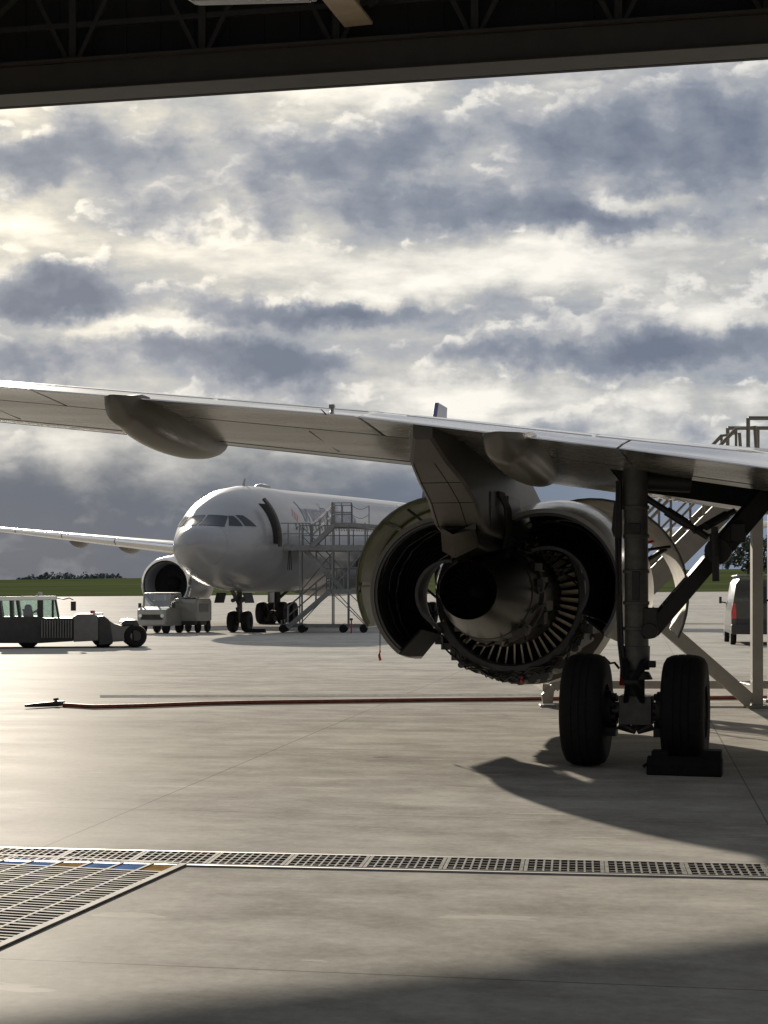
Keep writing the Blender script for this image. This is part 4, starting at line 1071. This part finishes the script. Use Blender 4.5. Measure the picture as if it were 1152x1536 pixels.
# free standing red post by the dock wheels
pp = P(527, 951, 73.0); t = thing('marker_post', 'thin red and dark post standing beside the dock wheels', 'post', (pp.x, 73.0, 0))
mb = MB(); mb.tube((pp.x, 73, 0), (pp.x, 73, .62), .035, n=8); mb.build('post', M['red'], t, world=True); mb = MB(); mb.box((pp.x, 73, .66), (.14, .1, .1)); mb.build('cap', M['plastic'], t, world=True)

# ================================================================== WHITE STAIR DOCK AT THE RIGHT
mt = thing('maintenance_stairs', 'cream painted steel maintenance stairs behind the landing gear at the right', 'stairs', (P(1000, 1055, 24.5).x, 24.9, 0))
K = 24.5
def spx(px, py, d=24.5): return P(px, py, d)
st = M['steel']
for px, d, top in ((1135, 24.5, 620), (1160, 25.9, 622)):
    b0 = spx(px, YH, d); mb = MB(); mb.beam((b0.x, d, .05), (b0.x, d, 3.45), .17, .17); mb.box((b0.x, d, .025), (.34, .34, .05)); mb.build('post', st, mt, world=True, bevel=.008)
xr = spx(1135, 0).x; xl = spx(822, 0).x
mb = MB()
mb.beam((xl, 25.6, .31), (xr+.9, 25.6, .31), .14, .13); mb.beam((xl, 24.75, .31), (xl+.01, 26.4, .31), .12, .12); mb.beam((xr, 24.6, .31), (xr, 26.4, .31), .11, .11)
mb.prism([(xl-.06, 24.7, .05), (xl+.10, 24.7, .05), (xl+.12, 24.7, .25), (xl+.42, 24.7, .52), (xl+.3, 24.7, .6), (xl-.08, 24.7, .2)], (0, .1, 0)); mb.box((xl+.02, 24.75, .02), (.26, .26, .04))
mb.build('base_frame', st, mt, world=True, bevel=.006)
mb = MB(); a = spx(952, 900); b_ = spx(1126, 1052); mb.beam(a+Vector((0, .0, 0)), b_, .16, .22); mb.build('diagonal_brace', st, mt, world=True, bevel=.008)
sa, sb = spx(826, 1026), spx(1118, 734)
stair(mt, sa+Vector((0, .1, 0)), sb+Vector((0, .1, 0)), 1.1, 15, st, rail=False, sw=.07, sh=.34, tread_d=.26)
pz = sb.z-.02
mb = MB(); mb.prism([Vector((sb.x-.05, 24.5, pz)), Vector((sb.x+2.6, 24.5, pz)), Vector((sb.x+2.6, 24.5, pz-.2)), Vector((sb.x-.05, 24.5, pz-.2))], (0, 1.5, 0)); mb.build('platform', st, mt, world=True)
mb = MB()
for o in (.12, 1.18):
    up = Vector((0, 0, .98)); a = sa.lerp(sb, .12)+Vector((0, o, 0)); b_ = sb+Vector((-.12, o, 0))
    mb.path([a+up*.2, a+up, b_+up, Vector((b_.x+.3, b_.y, b_.z+1.02)), Vector((b_.x+.36, b_.y, b_.z+.1))], .03, 8)
    mb.tube(a+up*.5, b_+up*.5, .022, n=8)
    for k in range(1, 6): c = a.lerp(b_, k/5); mb.tube(c, c+up, .022, n=8)
mb.build('handrail', st, mt, world=True)
tz = spx(0, 627).z-pz
railing(mt, [Vector((sb.x+.05, 24.52, pz)), Vector((sb.x+2.6, 24.52, pz))], tz, st, 5, r=.032)
railing(mt, [Vector((sb.x+.05, 25.98, pz)), Vector((sb.x+2.6, 25.98, pz))], tz, st, 5, r=.032)
mb = MB(); mb.beam((xr, 24.5, 1.72), (xr+1.2, 24.5, 1.72), .03, .03); mb.build('chain_bar', M['geardark'], mt, world=True)
# short dark hydraulic struts visible behind the leg
mb = MB(); mb.tube(LY(968, 842, 3.6)@Matrix.Identity(3), LY(1012, 815, 3.6), .03, n=8); mb.build('cowl_strut', M['geardark'], cowR)

# ================================================================== TOW TRACTOR
TD = 52.4
tr = thing('tow_tractor', 'low dark grey aircraft tow tractor with glazed cab parked at the left', 'tow tractor', (P(90, 970, TD).x, TD+1.2, 0))
TA = R_(12.); TE_ = Vector((math.cos(TA), math.sin(TA), 0)); TN = Vector((-math.sin(TA), math.cos(TA), 0)); TO = P(150, YH, TD)
def T(px, py, dd=0.):
    u_ = (px-576)/FPX; q = (u_*TO.y-TO.x)/(TE_.x-u_*TE_.y); d_ = TO.y+q*TE_.y
    return Vector((TO.x, TO.y, 0))+TE_*q+TN*dd+Vector((0, 0, HC+(YH-py)/FPX*d_))
def pr(pts_, d0, d1):
    mb = MB(); mb.prism([T(x, y, d0) for x, y in pts_], TN*(d1-d0)); return mb
pr([(-46, 926), (58, 925), (62, 928), (110, 927), (110, 962), (60, 965), (-46, 965)], .06, 2.5).build('chassis', M['tractordark'], tr, world=True, bevel=.03)
pr([(110, 926), (117, 921), (140, 921), (148, 925), (148, 961), (110, 963)], 0., 2.55).build('side_panel', M['tractor'], tr, world=True, bevel=.03)
pr([(148, 925), (156, 924), (164, 930), (169, 966), (148, 968)], -.03, 2.5).build('wheel_arch', M['tractordark'], tr, world=True, bevel=.03)
pr([(164, 931), (172, 936), (183, 939), (198, 938), (199, 961), (168, 963)], .0, 2.5).build('tail_section', M['tractor'], tr, world=True, bevel=.03)
pr([(182, 934), (188, 930), (205, 930), (212, 944), (213, 962), (200, 962), (199, 938), (184, 938)], -.03, 2.5).build('tail_fender', M['tractordark'], tr, world=True, bevel=.03)
mb = MB()
for k in range(7): p = T(184+k*3., 932+.5*abs(k-3), .6); mb.tube(p, p+TN*.5+Vector((0, 0, .05)), .045, n=8)
mb.build('winch_roller', M['galv'], tr, world=True)
mb = MB()
for k in range(12):
    x = 63+k*4; mb.beam(T(x, 930, -.01), T(x, 957, -.01), .045, .05, up=(0, 1, 0))
mb.build('grille', M['tractor'], tr, world=True)
pr([(-6, 899), (0, 895), (58, 894), (84, 894), (87, 897), (84, 900), (0, 901)], .1, 2.2).build('cab_roof', M['decal'], tr, world=True, bevel=.02)
for px0, px1, w in ((-3, 1, .1), (16, 17, .09), (25, 29, .07), (60, 60, .17), (79, 79, .06), (83, 88, .06)):
    for d in (.18, 2.1):
        mb = MB(); mb.beam(T(px0, 899, d), T(px1, 927, d), w, .08, up=(0, 1, 0)); mb.build('cab_pillar', M['tractordark'], tr, world=True)
mb = MB()
for d in (.2, 2.08): mb.add([T(-3, 900, d), T(82, 900, d), T(86, 927, d), T(0, 927, d)], [(0, 1, 2, 3)])
mb.add([T(83, 900, .2), T(83, 900, 2.08), T(87, 927, 2.08), T(87, 927, .2)], [(0, 1, 2, 3)])
mb.build('cab_window', M['glass'], tr, world=True)
mb = MB(); mb.prism([T(34, 928, .8), T(50, 928, .8), T(48, 916, .8), T(46, 909, .8), T(44, 907, .8), T(38, 907, .8), T(36, 910, .8), T(36, 914, .8), T(32, 914, .8), T(34, 918, .8)], TN*.5); mb.build('driver_seat', M['plastic'], tr, world=True, bevel=.02)
mb = MB(); mb.tube(T(58, 928, 1.), T(55, 917, 1.), .03, n=8); mb.lathe([(-.02, .2), (0, .225), (.02, .2)], T(55, 916.5, 1.), (-.5, 0, 1), 20); mb.build('steering_wheel', M['plastic'], tr, world=True)
mb = MB(); mb.path([T(86, 897, .1), T(96, 899, -.1), T(104, 897, -.2), T(110, 900, -.2)], .02, 6); mb.box(T(110, 909, -.2), (.16, .1, .32)); mb.build('mirror', M['plastic'], tr, world=True)
mb = MB(); p = T(60, 893, .8); mb.tube(p, p+Vector((0, 0, .12)), .07, n=10); mb.tube(T(56, 893, .8), T(57, 891, .8), .05, n=8); mb.build('beacon', M['galv'], tr, world=True)
mb = MB(); p = T(140, 921, .9); mb.box(p+Vector((0, 0, .05)), (.14, .14, .12)); mb.build('marker_light', M['redlamp'], tr, world=True)
mb = MB(); p = T(148, 922, .9); mb.box(p+Vector((0, 0, .02)), (.3, .4, .06)); mb.build('hatch', M['decal'], tr, world=True)
for px, r, dd in ((42, .40, .35), (155, .40, .3), (203, .40, .12), (-30, .42, .35)):
    for d in (dd, 2.2):
        c = T(px, 893, d); c.z = r; mb = MB()
        mb.lathe([(-.16, r*.5), (-.17, r*.8), (-.12, r*.97), (0, r), (.12, r*.97), (.17, r*.8), (.16, r*.5)], c, TN, 32); mb.lathe([(-.15, r*.52), (-.08, r*.3), (-.1, 0)], c, TN, 20); mb.lathe([(.15, r*.52), (.08, r*.3), (.1, 0)], c, TN, 20)
        mb.build('tyre', M['rubber'], tr, world=True)

# ================================================================== WHITE TUG WITH CARGO BOX
UD = 72.0
tu = thing('baggage_tug', 'boxy pale grey tug with flat windscreen parked in front of the far engine', 'tug', tuple(Vector((P(236, 948, UD).x, UD+1., 0))), R_(-14))
u = M['tuggrey']
mb = MB(); mb.prism([(-.72, -1.1, .36), (-.72, -1.1, 1.12), (-.72, -.40, 1.25), (-.72, 1.5, 1.25), (-.72, 1.5, .36)], (1.44, 0, 0)); mb.build('body', u, tu, bevel=.03)
mb = MB(); mb.box((0, -1.13, .52), (1.4, .12, .22)); mb.build('bumper', M['tuggrey'], tu, bevel=.02)
mb = MB(); mb.box((0, -1.105, .78), (1.1, .02, .24)); 
for k in range(6): mb.box((0, -1.12, .69+k*.035), (1.0, .015, .012))
mb.build('grille', M['tractordark'], tu)
for x in (-.55, .55):
    mb = MB(); mb.tube((x, -1.16, .84), (x, -1.10, .84), .085, n=16); mb.build('headlight', M['decal'], tu)
mb = MB(); mb.prism([(-.68, -.38, 1.84), (-.68, .95, 1.86), (-.68, .95, 1.94), (-.68, -.42, 1.92)], (1.36, 0, 0)); mb.build('cab_roof', M['white'], tu, bevel=.03)
for x in (-.66, .66):
    for y0, y1 in ((-.48, -.38), (.9, .9)):
        mb = MB(); mb.beam((x, y0, 1.24), (x, y1, 1.86), .07, .07, up=(0, 1, 0)); mb.build('cab_pillar', u, tu)
mb = MB(); mb.add([(-.62, -.46, 1.25), (.62, -.46, 1.25), (.62, -.385, 1.84), (-.62, -.385, 1.84)], [(0, 1, 2, 3)]); mb.build('windscreen', M['winglass'], tu)
mb = MB(); mb.add([(-.62, .92, 1.25), (.62, .92, 1.25), (.62, .92, 1.84), (-.62, .92, 1.84)], [(0, 1, 2, 3)]); mb.build('rear_window', M['winglass'], tu)
mb = MB(); mb.box((-.3, .5, 1.25), (.5, .14, .6)); mb.box((-.3, .25, 1.0), (.5, .5, .2)); mb.build('driver_seat', M['plastic'], tu, bevel=.03)
mb = MB(); mb.lathe([(-.02, .17), (0, .19), (.02, .17)], (-.3, -.1, 1.28), (0, -.5, 1), 18); mb.build('steering_wheel', M['plastic'], tu)
mb = MB()
for x in (-.86, .86): mb.beam((x*.8, -.4, 1.25), (x, -.45, 1.3), .03, .03); mb.box((x, -.45, 1.32), (.14, .06, .22))
mb.build('mirror', M['plastic'], tu)
for x in (-.58, .58):
    for y in (-.72, 1.0):
        c = Vector((x, y, .33)); tyre(c, .33, .22, 24).build('tyre', M['rubber'], tu)
bx = thing('cargo_dolly', 'pale boxy covered trailer coupled behind the small tug', 'trailer', tuple(Vector((P(289, 948, 74.6).x, 74.6, 0))), R_(-14))
mb = MB(); mb.prism([(-.62, -1., .55), (-.62, -1., 1.45), (-.62, -.8, 1.66), (-.62, .9, 1.66), (-.62, 1.1, 1.5), (-.62, 1.1, .55)], (1.2, 0, 0)); mb.build('body', u, bx, bevel=.05)
mb = MB(); mb.box((.02, -.6, 1.685), (.9, .5, .05)); mb.build('roof_vent', M['plastic'], bx)
mb = MB(); mb.box((0, 0, .46), (1.1, 2., .2)); mb.build('chassis', M['tractordark'], bx)
for x in (-.5, .5):
    for y in (-.6, .7): tyre(Vector((x, y, .28)), .28, .18, 24).build('tyre', M['rubber'], bx)
mb = MB(); mb.add([(.595, -.6, 1.0), (.595, .6, 1.0), (.595, .6, 1.4), (.595, -.6, 1.4)], [(0, 1, 2, 3)]); mb.box((.592, 0, 1.2), (.01, 1.2, .4)); mb.build('side_panel', M['tractor'], bx)

# ================================================================== VAN AT THE RIGHT EDGE
VD = 55.
vx = P(1098, 966, VD).x
van = thing('parked_van', 'shade-darkened white panel van with red tail light seen from behind at the right edge', 'van', (vx+1.0, VD, 0), R_(-9))
mb = MB(); ring = []
for y, zt, hwb in ((0, 2.34, 1.0), (.05, 2.4, 1.0), (3.2, 2.42, 1.0), (3.9, 2.2, 1.), (4.6, 1.45, .98), (5.4, 1.15, .92), (5.5, .8, .88)):
    ring.append([Vector((-hwb, y, .42)), Vector((-hwb, y, min(1.2, zt*.8))), Vector((-hwb+.06, y, min(1.5, zt*.86))), Vector((-hwb+.16, y, zt-.16)), Vector((-hwb+.28, y, zt)), Vector((hwb-.28, y, zt)), Vector((hwb-.16, y, zt-.16)), Vector((hwb-.06, y, min(1.5, zt*.86))), Vector((hwb, y, min(1.2, zt*.8))), Vector((hwb, y, .42))])
mb.loft(ring); vb = mb.build('body', M['vanpaint'], van, ang=40)
mb = MB(); mb.box((0, -.06, .58), (2.02, .16, .36)); mb.build('bumper', M['plastic'], van, bevel=.04)
mb = MB(); mb.box((0, -.008, .85), (1.7, .02, .2)); mb.build('lower_panel', M['plastic'], van)
for s in (-1, 1):
    mb = MB(); mb.prism([Vector((s*.99, -.035, .95)), Vector((s*.82, -.035, .95)), Vector((s*.84, -.035, 1.5)), Vector((s*.955, -.035, 1.5))], (0, .12, 0)); mb.build('tail_light', M['redlamp'], van, bevel=.02)
    mb = MB(); mb.box((s*1.16, 3.9, 1.62), (.1, .14, .26)); mb.beam((s*.9, 3.9, 1.5), (s*1.14, 3.9, 1.55), .05, .05); mb.build('mirror', M['plastic'], van)
    mb = MB(); mb.prism([Vector((s*.1, -.012, 1.5)), Vector((s*.78, -.012, 1.5)), Vector((s*.72, -.012, 2.1)), Vector((s*.1, -.012, 2.1))], (0, .01, 0)); mb.build('rear_window', M['darkglass'], van) if s > 0 else None
    for y in (.95, 4.5): tyre(Vector((s*.88, y, .34)), .34, .22, 24).build('tyre', M['rubber'], van)
mb = MB(); mb.box((0, -.012, 1.4), (.02, .03, 1.7)); mb.build('door_gap', M['plastic'], van)
mb = MB()
for x in (-.75, .75): mb.tube((x, .1, 2.52), (x, 3.1, 2.52), .035, n=8)
for y in (.1, .8, 1.6, 2.4, 3.1):
    mb.tube((-.8, y, 2.52), (.8, y, 2.52), .03, n=8)
    for x in (-.72, .72): mb.tube((x, y, 2.3), (x, y, 2.52), .03, n=8)
mb.build('roof_rack', M['galvdark'], van)

# ================================================================== CAMERA
cam = bpy.data.cameras.new('camera'); co = bpy.data.objects.new('camera', cam); COL.objects.link(co)
cam.sensor_fit = 'VERTICAL'; cam.sensor_height = 24.; cam.lens = FPX/1536*24.
cam.shift_y = (YH-768)/1536.
cam.clip_start = .05; cam.clip_end = 20000
co.location = (0, 0, HC); co.rotation_euler = (PI/2, 0, 0)
SC.camera = co

# ================================================================== LIGHT AND SKY
sv = Vector((-.277, 1, .340)).normalized()
SUN_EL = math.asin(sv.z); SUN_AZ = math.atan2(sv.x, sv.y)
sl = bpy.data.lights.new('sun', 'SUN'); sl.energy = 5.0; sl.angle = R_(.9); sl.color = (1., .895, .755)
so = bpy.data.objects.new('sun', sl); COL.objects.link(so); so.rotation_euler = sv.to_track_quat('Z', 'Y').to_euler(); so.location = (0, 0, 40)

w = bpy.data.worlds.new('World'); SC.world = w; w.use_nodes = True
nt = w.node_tree; nt.nodes.clear(); L = nt.links
def nn(t_, **k):
    n_ = nt.nodes.new(t_)
    for a, b_ in k.items(): setattr(n_, a, b_)
    return n_
def setin(sock, v):
    if isinstance(v, (int, float)): sock.default_value = v
    elif isinstance(v, (tuple, list)): sock.default_value = v
    else: L.new(v, sock)
def ma(op, a, b_=None, c=None, clamp=False):
    n_ = nn('ShaderNodeMath', operation=op, use_clamp=clamp)
    for i, v in enumerate((a, b_, c)):
        if v is not None: setin(n_.inputs[i], v)
    return n_.outputs[0]
def vm(op, a, b_=None):
    n_ = nn('ShaderNodeVectorMath', operation=op); setin(n_.inputs[0], a)
    if b_ is not None: setin(n_.inputs[1], b_)
    return n_
def comb(x, y, z=0.):
    n_ = nn('ShaderNodeCombineXYZ'); setin(n_.inputs[0], x); setin(n_.inputs[1], y); setin(n_.inputs[2], z); return n_.outputs[0]
def noise(v, scale, detail, rough=.55, dist=0.):
    n_ = nn('ShaderNodeTexNoise'); L.new(v, n_.inputs['Vector']); n_.inputs['Scale'].default_value = scale; n_.inputs['Detail'].default_value = detail; n_.inputs['Roughness'].default_value = rough; n_.inputs['Distortion'].default_value = dist; return n_
def mixc(f, a, b_):
    n_ = nn('ShaderNodeMix', data_type='RGBA'); setin(n_.inputs[0], f); setin(n_.inputs[6], a); setin(n_.inputs[7], b_); return n_.outputs[2]
def smooth(x, a, b_):
    n_ = nn('ShaderNodeMapRange', interpolation_type='SMOOTHSTEP'); setin(n_.inputs['Value'], x); n_.inputs['From Min'].default_value = a; n_.inputs['From Max'].default_value = b_; return n_.outputs[0]
tc = nn('ShaderNodeTexCoord'); sp = nn('ShaderNodeSeparateXYZ'); L.new(tc.outputs['Generated'], sp.inputs[0])
yy = ma('MAXIMUM', ma('ABSOLUTE', sp.outputs[1]), .25)
U = ma('DIVIDE', sp.outputs[0], yy); V = ma('DIVIDE', sp.outputs[2], yy)      # tangents of bearing and elevation
X = ma('MULTIPLY_ADD', U, 23., 5.76); Y = ma('MULTIPLY_ADD', V, -23., 8.93)    # hundreds of units across the sky
base = comb(X, Y)
w1 = noise(base, .55, 5, .6); w2 = noise(vm('ADD', base, (31., 17., 0)).outputs[0], 1.6, 6, .62)
warp = vm('MULTIPLY', vm('SUBTRACT', w1.outputs['Color'], (.5, .5, .5)).outputs[0], (2.0, 1.1, 0)).outputs[0]
warp2 = vm('MULTIPLY', vm('SUBTRACT', w2.outputs['Color'], (.5, .5, .5)).outputs[0], (.85, .60, 0)).outputs[0]
pos = vm('ADD', vm('ADD', base, warp).outputs[0], warp2).outputs[0]
SKYBLOBS = [
 # x, y, rx, ry, weight (dark +, bright -), hundreds of units
 (2.3, 2.35, 3.2, .65, .42), (.3, 2.2, 1.2, .5, .2), (8.4, 2.1, 3.2, .8, .50), (11.2, 2.0, 1.6, .8, .40), (6.8, 3.15, 2.0, .45, .42), (9.6, 3.35, 2.4, .32, .45), (2.2, 3.25, 1.6, .4, .30),
 (.8, 4.45, 1.5, .5, .85), (5.6, 4.72, 2.3, .28, .65), (.15, 5.55, .8, .32, .50), (2.3, 5.35, 1.6, .35, .42), (4.3, 5.5, .9, .38, .75), (6.6, 5.25, 1.3, .25, .40), (8.9, 5.35, 2.2, .35, .48), (11, 5.15, 1.6, .4, .42),
 (5.6, 1.45, 4.5, .38, -.28), (.4, 1.75, .5, .45, -.35), (.5, 3.55, .9, .55, -.45), (2.9, 3.75, 1.8, .35, -.25), (5.2, 4.3, 3.0, .22, -.40), (7.2, 3.9, 3.2, .32, -.32), (9.6, 3.1, .9, .16, -.50), (10.9, 4.8, .8, .25, -.40), (1.9, 4.95, 2.4, .18, -.40), (7.5, 4.95, 2.4, .2, -.3),
 (7.1, 5.95, 1.2, .28, -.60), (9.9, 5.85, .75, .26, -.50), (11.3, 6.05, .5, .25, -.55), (8.6, 5.95, .5, .3, -.25), (3.6, 7.0, 1.6, .30, -.55), (1.6, 6.6, 1.6, .3, -.25), (5.0, 6.85, .9, .25, -.35), (.6, 6.8, .8, .4, .2), (6.1, 2.6, .4, .2, -.25), (6.8, 2.4, .7, .25, -.25),
]
acc = None
for (bx_, by_, rx, ry, wt) in SKYBLOBS:
    dv = vm('MULTIPLY', vm('SUBTRACT', pos, (bx_, by_, 0)).outputs[0], (1/rx, 1/ry, 0)).outputs[0]
    d2 = vm('DOT_PRODUCT', dv, dv).outputs['Value']
    g_ = ma('MULTIPLY', ma('EXPONENT', ma('MULTIPLY', d2, -1.)), wt)
    acc = g_ if acc is None else ma('ADD', acc, g_)
def off(v, o): return vm('ADD', v, o).outputs[0]
def sc_(v, k): return vm('MULTIPLY', v, k).outputs[0]
half = vm('ADD', base, sc_(warp2, (.45, .45, 0))).outputs[0]
def lumps(o):           # billowing low cloud, a little wider than tall
    return ma('ADD', ma('MULTIPLY', noise(off(sc_(half, (.62, 1.05, 0)), o), .62, 3, .45).outputs['Fac'], .55), ma('MULTIPLY', noise(off(sc_(half, (.8, 1.2, 0)), o), 1.75, 7, .52).outputs['Fac'], .45))
l0 = lumps((0, 0, 0)); l1 = lumps((-.06, -.14, 0)); l2 = lumps((-.16, -.34, 0))
fine = noise(sc_(half, (.7, 1.5, 0)), 3.6, 6, .55).outputs['Fac']
dens = ma('ADD', ma('ADD', ma('MULTIPLY', ma('SUBTRACT', l0, .5), 2.6), ma('MULTIPLY', ma('SUBTRACT', fine, .5), .32)), ma('ADD', acc, .40))
rim = ma('ADD', ma('MULTIPLY', ma('SUBTRACT', l0, l1), 2.1), ma('MULTIPLY', ma('SUBTRACT', l0, l2), 1.0))
# bright veil of high cloud, thin and mottled
veil = noise(sc_(base, (.34, 1.0, 0)), 1.15, 8, .58).outputs['Fac']
vr = nn('ShaderNodeValToRGB'); ve = vr.color_ramp.elements
ve[0].position = .31; ve[0].color = (.27, .31, .38, 1); ve[1].position = .73; ve[1].color = (.93, .90, .83, 1)
e_ = ve.new(.52); e_.color = (.52, .52, .51, 1)
L.new(ma('SUBTRACT', veil, ma('MULTIPLY', ma('ADD', acc, -.05), .30)), vr.inputs['Fac'])
# the darker low cloud, lighter where the light comes through its edges
dk = nn('ShaderNodeValToRGB'); de = dk.color_ramp.elements
de[0].position = .0; de[0].color = (.44, .45, .475, 1); de[1].position = 1.; de[1].color = (.155, .185, .25, 1)
e_ = de.new(.45); e_.color = (.255, .285, .345, 1)
thick = ma('SUBTRACT', smooth(dens, .45, 1.25), ma('MULTIPLY', rim, 1.1))
L.new(thick, dk.inputs['Fac'])
mask = smooth(dens, .30, .72)
cloud0 = mixc(mask, vr.outputs['Color'], dk.outputs['Color'])
edge = ma('MULTIPLY', ma('MULTIPLY', smooth(dens, .12, .42), smooth(dens, .80, .45)), smooth(rim, .02, .22))
cloud1 = mixc(ma('MULTIPLY', edge, .62), cloud0, (1.0, .96, .88, 1))
sd_ = vm('MULTIPLY', vm('SUBTRACT', base, (-.62, 2.2, 0)).outputs[0], (.17, .30, 0)).outputs[0]
glow = ma('EXPONENT', ma('MULTIPLY', vm('DOT_PRODUCT', sd_, sd_).outputs['Value'], -1.))
cloud = mixc(ma('MULTIPLY', glow, ma('SUBTRACT', 1., ma('MULTIPLY', mask, .72))), cloud1, vm('MULTIPLY', cloud1, (1.42, 1.34, 1.17)).outputs[0])
# low dark rain band near the horizon, lighter and bluer to the right
lowc = mixc(smooth(X, 3.5, 11.), (.085, .115, .165, 1), (.19, .24, .33, 1))
lowf = ma('MULTIPLY', smooth(ma('ADD', Y, ma('MULTIPLY', ma('SUBTRACT', l0, .5), 2.2)), 6.2, 7.5), .97)
lowpat = mixc(ma('MULTIPLY', smooth(ma('SUBTRACT', l0, ma('MULTIPLY', rim, .6)), 0.47, .32), .2), lowc, (.42, .44, .46, 1))
cloud2 = mixc(lowf, cloud, lowpat)
sky = nn('ShaderNodeTexSky', sky_type='NISHITA'); sky.sun_disc = False; sky.sun_elevation = SUN_EL; sky.sun_rotation = SUN_AZ; sky.altitude = 60; sky.air_density = 1.; sky.dust_density = 1.5
EXPO = 1.15; WS = .1
gain = 1.02/(WS*2**EXPO)
cl = vm('MULTIPLY', cloud2, (gain, gain, gain)).outputs[0]
up = smooth(sp.outputs[2], .45, .9)
cover = ma('SUBTRACT', .994, ma('MULTIPLY', up, .3))
front = ma('MULTIPLY', smooth(sp.outputs[1], -.2, .3), smooth(sp.outputs[2], .8, .45))
dim = mixc(front, mixc(smooth(sp.outputs[2], .15, .7), (.25/WS/2**EXPO, .26/WS/2**EXPO, .285/WS/2**EXPO, 1), (.56/WS/2**EXPO, .58/WS/2**EXPO, .61/WS/2**EXPO, 1)), cl)
bg = nn('ShaderNodeBackground'); bg.inputs['Strength'].default_value = WS
L.new(mixc(cover, sky.outputs[0], dim), bg.inputs['Color'])
out = nn('ShaderNodeOutputWorld'); L.new(bg.outputs[0], out.inputs['Surface'])
w.cycles.sampling_method = 'MANUAL'; w.cycles.sample_map_resolution = 1024

SC.view_settings.view_transform = 'Standard'; SC.view_settings.look = 'None'; SC.view_settings.exposure = EXPO; SC.view_settings.gamma = 1.
SC.cycles.use_denoising = True
SC.cycles.max_bounces = 10; SC.cycles.transparent_max_bounces = 12
SC.cycles.sample_clamp_indirect = 6.
